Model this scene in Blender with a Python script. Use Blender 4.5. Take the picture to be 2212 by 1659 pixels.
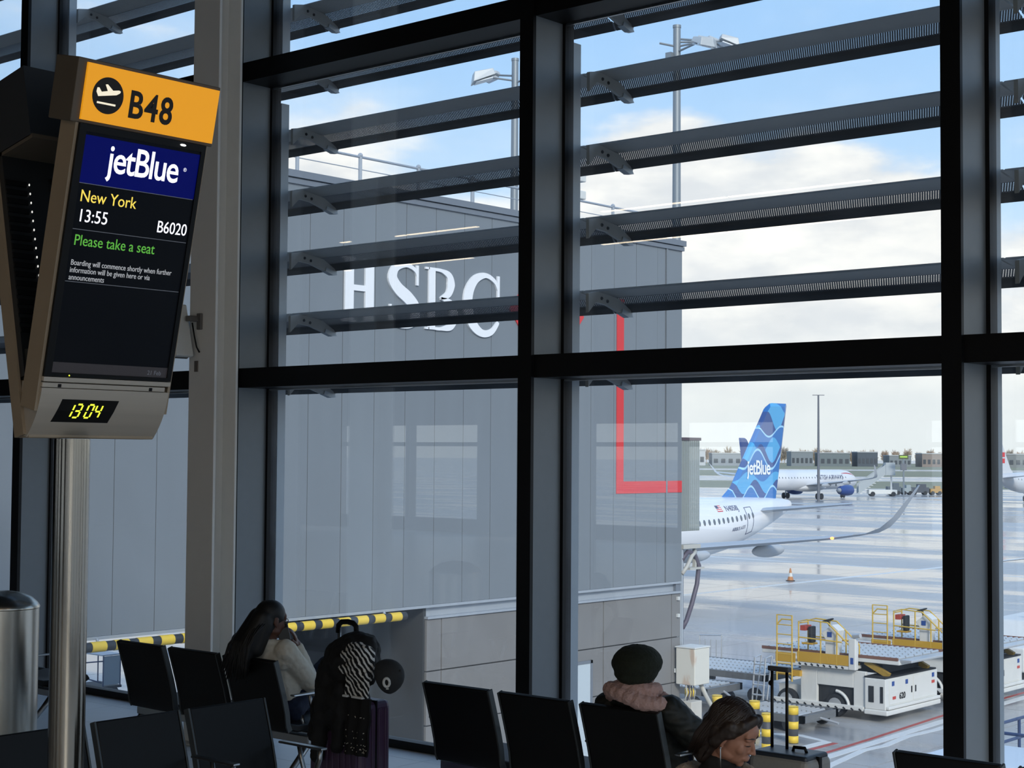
import bpy, bmesh, math, random
from mathutils import Vector, Matrix
random.seed(7)
for o in list(bpy.data.objects):
    bpy.data.objects.remove(o, do_unlink=True)
S = bpy.context.scene
COL = S.collection
PI = math.pi

# ------------------------------------------------------------------ camera
F_PX, YAW, PIT, ROLL, EYE = 3475.4, 0.7136, 0.04423, 0.00691, 2.12
_cy, _sy = math.cos(YAW), math.sin(YAW)
FWD = Vector((-_sy*math.cos(PIT), _cy*math.cos(PIT), math.sin(PIT)))
_rt = Vector((_cy, _sy, 0.0)); _up = _rt.cross(FWD)
RGT = _rt*math.cos(ROLL) + _up*math.sin(ROLL)
UPV = _up*math.cos(ROLL) - _rt*math.sin(ROLL)
cd = bpy.data.cameras.new('camera'); co = bpy.data.objects.new('camera', cd); COL.objects.link(co)
cd.sensor_fit = 'HORIZONTAL'; cd.sensor_width = 36.0; cd.lens = F_PX/2212*36.0
cd.clip_start = 0.05; cd.clip_end = 6000
M = Matrix((RGT, UPV, -FWD)).transposed().to_4x4(); M.translation = (0, 0, EYE)
co.matrix_world = M
S.camera = co
S.view_settings.view_transform = 'Standard'
S.view_settings.look = 'None'
S.view_settings.gamma = 1.0
S.view_settings.use_curve_mapping = False
S.view_settings.exposure = 0.42

# ------------------------------------------------------------------ sky
SKY_K = 1.0
w = bpy.data.worlds.new('sky'); S.world = w; w.use_nodes = True
nt = w.node_tree; nt.nodes.clear()
def N(tree, t, **kw):
    n = tree.nodes.new(t)
    for k, v in kw.items():
        if k.startswith('i_'):
            n.inputs[k[2:]].default_value = v
        elif k.startswith('n_'):
            n.inputs[int(k[2:])].default_value = v
        else:
            setattr(n, k, v)
    return n
def MA(tree, op, a, b=None, c=None, clamp=False):
    n = tree.nodes.new('ShaderNodeMath'); n.operation = op; n.use_clamp = clamp
    for i, v in enumerate((a, b, c)):
        if v is None: continue
        if isinstance(v, (int, float)): n.inputs[i].default_value = v
        else: tree.links.new(v, n.inputs[i])
    return n.outputs[0]
def MIXC(tree, f, a, b):
    n = tree.nodes.new('ShaderNodeMix'); n.data_type = 'RGBA'; n.clamp_factor = True
    for i, v in ((0, f), (6, a), (7, b)):
        if isinstance(v, (int, float)): n.inputs[i].default_value = v
        elif isinstance(v, tuple): n.inputs[i].default_value = (*v[:3], 1)
        else: tree.links.new(v, n.inputs[i])
    return n.outputs[2]
def SMOOTH(tree, v, lo, hi):
    n = tree.nodes.new('ShaderNodeMapRange'); n.interpolation_type = 'SMOOTHSTEP'
    tree.links.new(v, n.inputs[0]); n.inputs[1].default_value = lo; n.inputs[2].default_value = hi
    return n.outputs[0]
tc = N(nt, 'ShaderNodeTexCoord'); sep = N(nt, 'ShaderNodeSeparateXYZ')
nt.links.new(tc.outputs['Generated'], sep.inputs[0])
el = sep.outputs[2]
mp = N(nt, 'ShaderNodeMapping'); mp.inputs['Scale'].default_value = (1, 1, 2.6)
nt.links.new(tc.outputs['Generated'], mp.inputs[0])
n1 = N(nt, 'ShaderNodeTexNoise', i_Scale=5.5, i_Detail=7.0, i_Roughness=0.52)
n2 = N(nt, 'ShaderNodeTexNoise', i_Scale=13.0, i_Detail=6.0, i_Roughness=0.55)
for n in (n1, n2): nt.links.new(mp.outputs[0], n.inputs['Vector'])
blue = MIXC(nt, SMOOTH(nt, el, 0.05, 0.30), (0.64, 0.82, 1.0), (0.37, 0.60, 0.93))
blue = MIXC(nt, SMOOTH(nt, el, 0.30, 0.95), blue, (0.20, 0.38, 0.74))
# thin veil that whitens part of the blue
veil = SMOOTH(nt, n1.outputs[0], 0.42, 0.68)
blue = MIXC(nt, MA(nt, 'MULTIPLY', veil, 0.35), blue, (0.80, 0.88, 0.97))
# low bank of cloud: everywhere near the horizon, ragged top
bank = MA(nt, 'ADD', MA(nt, 'MULTIPLY', n1.outputs[0], 0.34), MA(nt, 'MULTIPLY', n2.outputs[0], 0.10))
bank = MA(nt, 'SUBTRACT', bank, el)
bank = SMOOTH(nt, bank, 0.035, 0.115)
# one tall cumulus over the apron: a dome on the left and a long shoulder
def puff(px, py, rx_, ry_):
    c_ = (FWD + RGT*((px-1106)/F_PX) + UPV*((829.5-py)/F_PX)).normalized()
    dv = N(nt, 'ShaderNodeVectorMath', operation='SUBTRACT'); dv.inputs[1].default_value = c_
    nt.links.new(tc.outputs['Generated'], dv.inputs[0])
    def dot(vec):
        d = N(nt, 'ShaderNodeVectorMath', operation='DOT_PRODUCT'); d.inputs[1].default_value = vec
        nt.links.new(dv.outputs[0], d.inputs[0]); return d.outputs['Value']
    ax = MA(nt, 'DIVIDE', dot(RGT), rx_); ay = MA(nt, 'DIVIDE', dot(UPV), ry_)
    rr = MA(nt, 'SQRT', MA(nt, 'ADD', MA(nt, 'MULTIPLY', ax, ax), MA(nt, 'MULTIPLY', ay, ay)))
    rr = MA(nt, 'SUBTRACT', rr, MA(nt, 'MULTIPLY', MA(nt, 'SUBTRACT', n2.outputs[0], 0.5), 0.9))
    return MA(nt, 'SUBTRACT', 1.0, SMOOTH(nt, rr, 0.80, 1.10))
cum = MA(nt, 'MAXIMUM', puff(1445, 430, 0.064, 0.056), puff(1720, 560, 0.108, 0.078))
high = SMOOTH(nt, n1.outputs[0], 0.60, 0.72)
cloud = MA(nt, 'MAXIMUM', MA(nt, 'MAXIMUM', bank, cum), MA(nt, 'MULTIPLY', high, 0.8))
shade = SMOOTH(nt, n2.outputs[0], 0.34, 0.66)
ccol = MIXC(nt, shade, (0.76, 0.77, 0.80), (1.02, 0.985, 0.95))
ccol = MIXC(nt, SMOOTH(nt, el, 0.0, 0.10), (0.80, 0.83, 0.84), ccol)
skyc = MIXC(nt, cloud, blue, ccol)
skyc = MIXC(nt, SMOOTH(nt, el, -0.12, -0.005), (0.22, 0.24, 0.26), skyc)
bg = N(nt, 'ShaderNodeBackground'); bg.inputs['Strength'].default_value = SKY_K
nt.links.new(skyc, bg.inputs['Color'])
wo = N(nt, 'ShaderNodeOutputWorld'); nt.links.new(bg.outputs[0], wo.inputs[0])

# ------------------------------------------------------------------ sun (thin winter sun from behind the terminal)
sd = bpy.data.lights.new('sun', 'SUN'); so = bpy.data.objects.new('sun', sd); COL.objects.link(so)
sd.energy = 2.2; sd.angle = math.radians(14); sd.color = (1.0, 0.93, 0.84)
so.rotation_euler = Vector((-0.72, 0.52, -0.46)).to_track_quat('-Z', 'Y').to_euler()
so.location = (40, -30, 60)

# ------------------------------------------------------------------ materials
def lin(h):
    h = h.lstrip('#'); r = []
    for i in (0, 2, 4):
        c = int(h[i:i+2], 16)/255
        r.append(c/12.92 if c <= 0.04045 else ((c+0.055)/1.055)**2.4)
    return tuple(r)
MATS = {}
def mat(name, hexc, rough=0.5, metal=0.0, var=0.08, scale=12.0, bump=0.0, stretch=(1, 1, 1), spec=None, emit=0.0, coat=0.0):
    if name in MATS: return MATS[name]
    m = bpy.data.materials.new(name); m.use_nodes = True; t = m.node_tree
    b = t.nodes['Principled BSDF']
    c = lin(hexc) if isinstance(hexc, str) else hexc
    tcn = N(t, 'ShaderNodeTexCoord'); mpn = N(t, 'ShaderNodeMapping'); mpn.inputs['Scale'].default_value = stretch
    t.links.new(tcn.outputs['Object'], mpn.inputs[0])
    nz = N(t, 'ShaderNodeTexNoise', i_Scale=scale, i_Detail=4.0)
    t.links.new(mpn.outputs[0], nz.inputs['Vector'])
    lo = tuple(x*(1-var) for x in c); hi = tuple(min(1, x*(1+var)+var*0.01) for x in c)
    t.links.new(MIXC(t, nz.outputs[0], lo, hi), b.inputs['Base Color'])
    b.inputs['Roughness'].default_value = rough; b.inputs['Metallic'].default_value = metal
    if spec is not None: b.inputs['Specular IOR Level'].default_value = spec
    if coat: b.inputs['Coat Weight'].default_value = coat
    if emit:
        b.inputs['Emission Color'].default_value = (*c, 1); b.inputs['Emission Strength'].default_value = emit
    if bump:
        bp = N(t, 'ShaderNodeBump', i_Strength=bump, i_Distance=0.02)
        t.links.new(nz.outputs[0], bp.inputs['Height']); t.links.new(bp.outputs[0], b.inputs['Normal'])
    MATS[name] = m
    return m
def glass_mat(name, tint=(0.965, 0.985, 0.985), k=2.1, rough=0.0, dust=0.035):
    if name in MATS: return MATS[name]
    m = bpy.data.materials.new(name); m.use_nodes = True; t = m.node_tree; t.nodes.clear()
    lw = N(t, 'ShaderNodeLayerWeight', i_Blend=0.5)
    fr = MA(t, 'ADD', 0.04, MA(t, 'MULTIPLY', 0.96, MA(t, 'POWER', lw.outputs['Facing'], 5.0)))
    nz = N(t, 'ShaderNodeTexNoise', i_Scale=3.0, i_Detail=5.0)
    tcn = N(t, 'ShaderNodeTexCoord'); t.links.new(tcn.outputs['Object'], nz.inputs['Vector'])
    tr = N(t, 'ShaderNodeBsdfTransparent')
    a = tuple(x*0.985 for x in tint)
    t.links.new(MIXC(t, nz.outputs[0], a, tint), tr.inputs[0])
    gl = N(t, 'ShaderNodeBsdfGlossy', i_Roughness=rough)
    mx = N(t, 'ShaderNodeMixShader'); t.links.new(MA(t, 'MULTIPLY', fr, k, clamp=True), mx.inputs[0])
    t.links.new(tr.outputs[0], mx.inputs[1]); t.links.new(gl.outputs[0], mx.inputs[2])
    du = N(t, 'ShaderNodeBsdfTranslucent'); du.inputs[0].default_value = (0.9, 0.92, 0.95, 1)
    m2 = N(t, 'ShaderNodeMixShader')
    dn = N(t, 'ShaderNodeTexNoise', i_Scale=1.3, i_Detail=8.0, i_Roughness=0.65); t.links.new(tcn.outputs['Object'], dn.inputs['Vector'])
    t.links.new(MA(t, 'MULTIPLY', SMOOTH(t, dn.outputs[0], 0.2, 0.8), dust), m2.inputs[0])
    t.links.new(mx.outputs[0], m2.inputs[1]); t.links.new(du.outputs[0], m2.inputs[2])
    ou = N(t, 'ShaderNodeOutputMaterial'); t.links.new(m2.outputs[0], ou.inputs[0])
    MATS[name] = m
    return m
def perforated_mat(name, hexc):
    m = mat(name, hexc, 0.6, 0.0); t = m.node_tree
    b = t.nodes['Principled BSDF']; ou = [n for n in t.nodes if n.type == 'OUTPUT_MATERIAL'][0]
    tcn = N(t, 'ShaderNodeTexCoord'); sp = N(t, 'ShaderNodeSeparateXYZ'); t.links.new(tcn.outputs['Object'], sp.inputs[0])
    u = MA(t, 'SINE', MA(t, 'MULTIPLY', MA(t, 'ADD', sp.outputs[0], MA(t, 'MULTIPLY', sp.outputs[1], 0.5)), 2*PI/0.016))
    v = MA(t, 'SINE', MA(t, 'MULTIPLY', sp.outputs[1], 2*PI/0.014))
    h = SMOOTH(t, MA(t, 'ADD', u, v), 0.15, 0.55)
    tr = N(t, 'ShaderNodeBsdfTransparent'); mx = N(t, 'ShaderNodeMixShader')
    t.links.new(h, mx.inputs[0]); t.links.new(b.outputs[0], mx.inputs[1]); t.links.new(tr.outputs[0], mx.inputs[2])
    t.links.new(mx.outputs[0], ou.inputs[0])
    return m

# ------------------------------------------------------------------ mesh helpers
class MB:
    def __init__(s): s.v = []; s.f = []
    def add(s, vs, fs):
        b = len(s.v); s.v += [tuple(p) for p in vs]; s.f += [tuple(b+i for i in f) for f in fs]; return s
    def box(s, x0, x1, y0, y1, z0, z1):
        return s.add([(x0,y0,z0),(x1,y0,z0),(x1,y1,z0),(x0,y1,z0),(x0,y0,z1),(x1,y0,z1),(x1,y1,z1),(x0,y1,z1)],
            [(0,3,2,1),(4,5,6,7),(0,1,5,4),(1,2,6,5),(2,3,7,6),(3,0,4,7)])
    def obox(s, mtx, sx, sy, sz):
        p = [mtx @ Vector((a*sx/2, b*sy/2, c*sz/2)) for c in (-1,1) for b in (-1,1) for a in (-1,1)]
        return s.add(p, [(0,2,3,1),(4,5,7,6),(0,1,5,4),(1,3,7,5),(3,2,6,7),(2,0,4,6)])
    def bar(s, a, b, w, h, up=(0,0,1)):
        a = Vector(a); b = Vector(b); d = (b-a); L = d.length; d.normalize()
        u = Vector(up); r = d.cross(u)
        if r.length < 1e-5: r = d.cross(Vector((1,0,0)))
        r.normalize(); u = r.cross(d)
        m = Matrix((r, d, u)).transposed().to_4x4(); m.translation = (a+b)/2
        return s.obox(m, w, L, h)
    def rings(s, R, cap=True, close=True):
        n = len(R[0]); b = len(s.v)
        for r in R: s.v += [tuple(p) for p in r]
        for i in range(len(R)-1):
            for j in range(n if close else n-1):
                k = (j+1) % n
                s.f.append((b+i*n+j, b+i*n+k, b+(i+1)*n+k, b+(i+1)*n+j))
        if cap:
            s.f.append(tuple(b+j for j in reversed(range(n))))
            s.f.append(tuple(b+(len(R)-1)*n+j for j in range(n)))
        return s
    def cyl(s, a, b, r0, r1=None, n=12, cap=True):
        a = Vector(a); b = Vector(b); r1 = r0 if r1 is None else r1
        return s.tube([a, b], [r0, r1], n, cap)
    def tube(s, pts, r, n=8, cap=True):
        pts = [Vector(p) for p in pts]; R = []
        rs = r if isinstance(r, (list, tuple)) else [r]*len(pts)
        prev = None
        for i, p in enumerate(pts):
            d = (pts[min(i+1, len(pts)-1)]-pts[max(i-1, 0)])
            if d.length < 1e-9: d = Vector((0,0,1))
            d.normalize()
            if prev is None:
                u = d.cross(Vector((0,0,1)))
                if u.length < 1e-3: u = d.cross(Vector((1,0,0)))
            else:
                u = prev - d*prev.dot(d)
            u.normalize(); prev = u; v = d.cross(u)
            R.append([p + (u*math.cos(2*PI*j/n)+v*math.sin(2*PI*j/n))*rs[i] for j in range(n)])
        return s.rings(R, cap)
    def lathe(s, prof, c=(0,0,0), n=24, axis='z', cap=True):
        R = []
        for r, h in prof:
            ring = []
            for j in range(n):
                a = 2*PI*j/n; p = (r*math.cos(a), r*math.sin(a), h)
                if axis == 'x': p = (h, r*math.cos(a), r*math.sin(a))
                if axis == 'y': p = (r*math.sin(a), h, r*math.cos(a))
                ring.append((p[0]+c[0], p[1]+c[1], p[2]+c[2]))
            R.append(ring)
        return s.rings(R, cap)
    def prism(s, poly, fn, d0, d1):
        """poly: 2D outline, fn(u,v,d)->3D point, extruded from d0 to d1"""
        n = len(poly)
        return s.add([fn(u, v, d0) for u, v in poly]+[fn(u, v, d1) for u, v in poly],
            [tuple(reversed(range(n))), tuple(range(n, 2*n))]+[(j, (j+1) % n, n+(j+1) % n, n+j) for j in range(n)])
    def ell(s, c, r, n=16, m=10, rot=None):
        R = []
        for i in range(m+1):
            t = PI*i/m; t = min(max(t, 0.03), PI-0.03)
            ring = []
            for j in range(n):
                a = 2*PI*j/n
                p = Vector((r[0]*math.sin(t)*math.cos(a), r[1]*math.sin(t)*math.sin(a), -r[2]*math.cos(t)))
                if rot: p = rot @ p
                ring.append(p+Vector(c))
            R.append(ring)
        return s.rings(R)
    def cap(s, a, b, r0, r1=None, n=12):
        """capsule with round ends"""
        a = Vector(a); b = Vector(b); r1 = r0 if r1 is None else r1
        d = (b-a); L = d.length
        if L < 1e-6: return s.ell(a, (r0, r0, r0))
        d.normalize(); pts = []; rs = []
        for t in (-0.98, -0.8, -0.5, -0.2, 0): pts.append(a+d*r0*t); rs.append(r0*math.sqrt(max(0.001, 1-t*t)))
        for t in (0.001, 0.2, 0.5, 0.8, 0.98): pts.append(b+d*r1*t); rs.append(r1*math.sqrt(max(0.001, 1-t*t)))
        return s.tube(pts, rs, n)
    def mesh(s, name):
        me = bpy.data.meshes.new(name); me.from_pydata(s.v, [], s.f); me.update()
        bm = bmesh.new(); bm.from_mesh(me); bmesh.ops.recalc_face_normals(bm, faces=bm.faces); bm.to_mesh(me); bm.free()
        return me
    def build(s, name, m, parent=None, smooth=False, bevel=0.0, world=True, kind=None, label=None, me=None):
        me = me or s.mesh(name)
        return link(name, me, m, parent, smooth, bevel, world, kind, label)
def world_off(p):
    t = Vector((0,0,0))
    while p is not None:
        t += Vector(p.location); p = p.parent
    return t
def link(name, me, m, parent=None, smooth=False, bevel=0.0, world=True, kind=None, label=None):
    if m is not None and not me.materials: me.materials.append(m)
    if smooth:
        me.polygons.foreach_set('use_smooth', [True]*len(me.polygons))
        if smooth == 'auto': 
            try: me.set_sharp_from_angle(angle=math.radians(40))
            except Exception: pass
    o = bpy.data.objects.new(name, me); COL.objects.link(o)
    if parent is not None:
        o.parent = parent
        if world: o.location = -world_off(parent)
    if bevel:
        b = o.modifiers.new('bevel', 'BEVEL'); b.width = bevel; b.segments = 3; b.limit_method = 'ANGLE'
    if kind: o['kind'] = kind
    if label: o['label'] = label
    return o
def thing(name, label, cat, loc=(0,0,0), rz=0.0, group=None):
    o = bpy.data.objects.new(name, None); COL.objects.link(o); o.empty_display_size = 0.2
    o.location = loc; o.rotation_euler = (0, 0, rz); o['label'] = label; o['category'] = cat
    if group: o['group'] = group
    return o
def tag(o, label, cat, group=None):
    o['label'] = label; o['category'] = cat
    if group: o['group'] = group
    return o
def struct(name, loc=(0,0,0)):
    o = bpy.data.objects.new(name, None); COL.objects.link(o); o.location = loc; o['kind'] = 'structure'; return o
def copy_tree(o, parent=None):
    c = o.copy(); COL.objects.link(c); c.parent = parent
    for ch in list(o.children): copy_tree(ch, c)
    return c
def evaluated(o):
    dg = bpy.context.evaluated_depsgraph_get(); dg.update()
    return bpy.data.meshes.new_from_object(o.evaluated_get(dg))
def text_mesh(s, size, extrude=0.002, bold=0.0, align='LEFT', sx=1.0, shear=0.0, spacing=1.0):
    cu = bpy.data.curves.new('t', 'FONT'); cu.body = s; cu.size = size; cu.extrude = extrude; cu.offset = bold
    cu.align_x = align; cu.shear = shear; cu.space_character = spacing; cu.resolution_u = 4
    o = bpy.data.objects.new('t', cu); COL.objects.link(o)
    me = evaluated(o); bpy.data.objects.remove(o)
    if sx != 1.0:
        for v in me.vertices: v.co.x *= sx
    me.materials.clear()
    return me
def text(name, s, size, origin, ux, uy, m, parent, **kw):
    me = text_mesh(s, size, **kw)
    ux = Vector(ux).normalized(); uy = Vector(uy).normalized(); uz = ux.cross(uy)
    mt = Matrix((ux, uy, uz)).transposed().to_4x4(); mt.translation = origin
    me.transform(mt); me.update()
    return link(name, me, m, parent)
def ribbon(mb, cen, wid, fn, d0, d1):
    """flat stroke of varying width along 2D centres, mapped by fn(u,v,d)"""
    L = []; Rr = []
    for i, p in enumerate(cen):
        a = cen[max(i-1, 0)]; b = cen[min(i+1, len(cen)-1)]
        t = Vector((b[0]-a[0], b[1]-a[1])).normalized(); nrm = Vector((-t.y, t.x)); h = wid[i]/2
        L.append((p[0]+nrm.x*h, p[1]+nrm.y*h)); Rr.append((p[0]-nrm.x*h, p[1]-nrm.y*h))
    R = [[fn(*L[i], d0), fn(*Rr[i], d0), fn(*Rr[i], d1), fn(*L[i], d1)] for i in range(len(cen))]
    return mb.rings(R)
def at(px, py, X=None, Y=None, Z=None):
    """point of the place seen at a pixel of the photograph, on a known plane of the place"""
    d = FWD + RGT*((px-1106)/F_PX) + UPV*((829.5-py)/F_PX)
    t = X/d.x if X is not None else (Y/d.y if Y is not None else (Z-EYE)/d.z)
    return Vector((0, 0, EYE)) + d*t
def fuse(name, mb, m, parent, voxel=0.008, smooth=6, world=True, noise=0.0, nscale=0.1, fac=0.5):
    """one continuous surface from overlapping closed pieces"""
    me = mb.mesh(name); o = bpy.data.objects.new(name, me); COL.objects.link(o)
    r = o.modifiers.new('r', 'REMESH'); r.mode = 'VOXEL'; r.voxel_size = voxel; r.use_smooth_shade = True
    if smooth:
        sm = o.modifiers.new('s', 'SMOOTH'); sm.iterations = smooth; sm.factor = fac
    if noise:
        tx = bpy.data.textures.new(name, 'CLOUDS'); tx.noise_scale = nscale; tx.noise_depth = 3
        dm = o.modifiers.new('d', 'DISPLACE'); dm.texture = tx; dm.strength = noise; dm.mid_level = 0.5
    em = evaluated(o); bpy.data.objects.remove(o)
    em.materials.clear()
    return link(name, em, m, parent, smooth=True, world=world)

FRAME = mat('black anodised frame', '#0b0c0e', 0.45, 0.0, var=0.1, spec=0.22)
MSIDE = mat('grey anodised mullion', '#797f83', 0.42, 0.15, var=0.05)
STEEL = mat('brushed stainless steel', '#8f8a81', 0.14, 1.0, var=0.05, scale=40, stretch=(1, 1, 0.02))
ALU = mat('cast aluminium', '#b9bdc0', 0.28, 1.0, var=0.05)
BLACKP = mat('black plastic', '#090a0b', 0.45, spec=0.2)
WHITEP = mat('white paint', '#d9dad6', 0.5, var=0.03)
GLASS = glass_mat('glazing')
# ================================================================== the hall
HX0, HX1, HY0, GY, HZ = -40.0, 5.0, -16.0, 8.39, 6.5
FLOORM = mat('pale grey floor tile', '#d2d5d7', 0.30, var=0.06, scale=6)
DARKC = mat('dark grey ceiling', '#2a2c2e', 0.7)
DARKW = mat('dark interior wall', '#2b2d2f', 0.6)
fl = MB().box(HX0, HX1, HY0, GY+0.1, -0.3, -0.006).build('floor', FLOORM, kind='structure')
tile_me = MB().box(0.002, 1.198, 0.002, 0.598, -0.006, 0.0).mesh('tile')
strip_me = MB().box(0.002, 1.198, 0.002, 0.25, -0.006, 0.0).mesh('tile_strip')
for i in range(11):
    for j in range(7):
        o = link('tile', tile_me, FLOORM, fl, world=False); o.location = (-15+1.2*i, 8.09-0.6*(j+1), 0)
    o = link('tile', strip_me, FLOORM, fl, world=False); o.location = (-15+1.2*i, 8.09, 0)
MB().box(HX0, HX1, HY0, GY+0.04, HZ, HZ+0.4).build('ceiling', DARKC, kind='structure')
MB().box(HX0-0.3, HX0, HY0, GY, -0.3, HZ+0.4).build('wall_left', DARKW, kind='structure')
wr_ = MB().box(HX1, HX1+0.3, HY0, GY, -0.3, 0.25).box(HX1, HX1+0.3, HY0, GY, 5.7, HZ+0.4).build('wall_right_added_glazing', DARKW, kind='structure')  # unseen end wall; glazing invented and set close to bring in extra daylight
for i in range(9):  # mullions, panes and transoms of the added glazing
    y_ = HY0+(GY-HY0)*i/8
    MB().box(HX1, HX1+0.3, min(max(y_-0.06, HY0), GY-0.12), min(max(y_+0.06, HY0+0.12), GY), 0.25, 5.7).build('mullion', FRAME, wr_)
    if i < 8:
        for z0_, z1_ in ((0.25, 2.63), (2.78, 5.7)): MB().box(HX1+0.15, HX1+0.16, y_+0.06, y_+(GY-HY0)/8-0.06, z0_, z1_).build('pane', GLASS, wr_)
        MB().box(HX1+0.02, HX1+0.28, y_+0.06, y_+(GY-HY0)/8-0.06, 2.63, 2.78).build('transom', FRAME, wr_)
wb = MB().box(HX0, HX1, HY0-0.3, HY0, 2.95, HZ+0.4).box(HX0, HX1, HY0-0.3, HY0, -0.3, 0.35)
ops = [(-35.1, -29.6), (-25.7, -20.2), (-16.3, -10.8), (-6.9, -1.4), (2.3, 4.7)]
xs = [HX0]+[v for o in ops for v in o]+[HX1]
for a, b in zip(xs[0::2], xs[1::2]): wb.box(a, b, HY0-0.3, HY0, 0.35, 2.95)
MB().box(HX0-0.3, HX1+0.3, HY0, GY-0.3, -6.1, -0.31).build('wall_base', DARKW, kind='structure')
wbo = wb.build('wall_back', DARKW, kind='structure')
for a, b in ops:
    c = a+0.53*(b-a)
    MB().box(c-0.07, c+0.07, HY0-0.2, HY0+0.1, 0.35, 2.95).build('mullion', FRAME, wbo)
    MB().box(a, b, HY0-0.18, HY0-0.02, 2.36, 2.47).build('transom', FRAME, wbo)
    for p, q in ((a, c-0.07), (c+0.07, b)):
        MB().box(p, q, HY0-0.12, HY0-0.11, 0.35, 2.36).build('pane', GLASS, wbo)
        MB().box(p, q, HY0-0.12, HY0-0.11, 2.47, 2.95).build('pane', GLASS, wbo)
# ceiling strip lights (seen mirrored in the glass)
LED_FILL = mat('added hall fill light', '#ffe0b8', 0.5, emit=16.0)  # glow of the added fill lamps, not mirrored in the glass
LED = mat('warm strip light', '#ffe6bf', 0.5, emit=5.0)
for i, (a, b, y, lab) in enumerate([(-24.0, -20.2, -5.6, 'warm linear ceiling light mirrored high in the glass beside the white column'),
        (-17.3, -12.0, -5.6, 'warm linear ceiling light mirrored against the cloud in the glass'),
        (-27.6, -23.5, -9.1, 'warm linear ceiling light mirrored just above the white wall letters'),
        (-20.0, -13.9, -9.1, 'warm linear ceiling light mirrored along a louvre blade before the sky')]):
    t = thing('strip_light', lab, 'ceiling light', ((a+b)/2, y, HZ), group='linear ceiling lights')
    MB().box(a, b, y-0.06, y+0.06, HZ-0.08, HZ-0.004).build('housing', BLACKP, t)
    m = (a+b)/2
    for p, q in ((a+0.03, m-0.03), (m+0.03, b-0.03)):
        MB().box(p, q, y-0.045, y+0.045, HZ-0.09, HZ-0.08).build('diffuser', LED, t)

for i, (a, b, y, lab) in enumerate([(-5.0, -1.0, -2.6, 'added unseen warm fill light over the aisle'), (0.4, 4.4, -2.6, 'added unseen warm fill light beyond the aisle'),
        (-6.0, -2.0, -9.6, 'added unseen warm fill light at the rear of the hall'), (0.4, 4.4, -9.6, 'added unseen warm fill light in the rear corner'),
        (0.4, 4.4, 2.6, 'added unseen warm fill light by the end wall')]):
    t = thing('strip_light', lab, 'ceiling light', ((a+b)/2, y, HZ), group='linear ceiling lights')  # added lamps, out of view, that brighten surfaces facing the camera
    MB().box(a, b, y-0.09, y+0.09, HZ-0.08, HZ-0.004).build('housing', BLACKP, t)
    MB().box(a+0.03, b-0.03, y-0.075, y+0.075, HZ-0.09, HZ-0.08).build('diffuser', LED_FILL, t)

# ------------------------------------------------------------------ curtain wall
ZT = [(2.63, 2.78), (5.03, 5.18)]
PANES = [(0.06, 2.63), (2.78, 5.03), (5.18, 6.5)]
mul_me = MB().box(-0.11, 0, 8.05, 8.34, 0, HZ).mesh('mullion')
cap_me = MB().box(-0.113, 0.002, 8.03, 8.06, 0, HZ).mesh('mullion_cap')
bead_me = MB().box(-0.135, 0.025, 8.34, 8.43, 0, HZ).mesh('glazing_bead')
tr_me = [MB().box(0.0, 2.89, 8.06, 8.40, a, b).mesh('transom') for a, b in ZT]
line_me = [MB().box(0.02, 2.87, 8.345, 8.365, a-0.012, a).mesh('glazing_strip') for a, b in ZT]
pane_me = [MB().box(0.02, 2.87, 8.37, 8.38, a, b).mesh('pane') for a, b in PANES]
sill_me = MB().box(0, 2.89, 8.33, 8.43, 0, 0.06).mesh('sill')
wn = 0
for k in range(11, -5, -1):
    mx = -3.79-3.0*k
    if mx < HX0 or mx > HX1-0.3: continue
    wn += 1
    r = struct('window_%d' % wn, (mx, 0, 0))
    link('mullion', mul_me, MSIDE, r, world=False)
    link('mullion_cap', cap_me, FRAME, r, world=False)
    link('glazing_bead', bead_me, FRAME, r, world=False)
    for me in tr_me: link('transom', me, FRAME, r, world=False)
    for me in line_me: link('glazing_strip', me, ALU, r, world=False)
    for me in pane_me: link('pane', me, GLASS, r, world=False)
    link('sill', sill_me, FRAME, r, world=False)

# ------------------------------------------------------------------ louvre screens outside the glass
LOUV = mat('grey louvre metal', '#a09f9b', 0.5, 0.2, var=0.08)
LOUVD = mat('dark louvre lip', '#34383d', 0.5, 0.2, var=0.08)
PERF = perforated_mat('perforated louvre sheet', '#5b5f64')
POSTM = mat('pale grey louvre post', '#aab0b4', 0.5, 0.3, var=0.05)
def YZ(x0, x1):
    return lambda u, v, d: (x0 if d == 0 else x1, u, v)
body = [(8.57, 0.0), (8.60, 0.018), (8.68, 0.018), (8.79, -0.012), (8.79, -0.024), (8.70, -0.018), (8.62, -0.008)]
perf = [(8.79, -0.013), (8.915, -0.063), (8.915, -0.067), (8.79, -0.018)]
lip = [(8.905, -0.056), (8.93, -0.060), (8.955, -0.082), (8.955, -0.112), (8.94, -0.118), (8.915, -0.085)]
blade_me = MB().prism(body, YZ(0, 2.985), 0, 1).mesh('blade')
perf_me = MB().prism(perf, YZ(0, 2.985), 0, 1).mesh('perforated_strip')
lip_me = MB().prism(lip, YZ(0, 2.985), 0, 1).mesh('lip')
arm = [(8.46, -0.02), (8.56, 0.0), (8.66, -0.012), (8.80, -0.034), (8.955, -0.115), (8.945, -0.135), (8.80, -0.125), (8.66, -0.085), (8.54, -0.075), (8.46, -0.15)]
arm_me = MB().prism(arm, YZ(-0.045, -0.02), 0, 1).mesh('bracket_arm')
clip_me = MB().prism([(8.83, -0.10), (8.93, -0.125), (8.95, -0.15), (8.90, -0.155), (8.82, -0.13)], YZ(-0.06, -0.01), 0, 1).mesh('clip')
bolt_me = MB().lathe([(0.012, -0.03), (0.012, 0.0), (0.006, 0.006)], n=8, axis='x').mesh('bolt')
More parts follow.
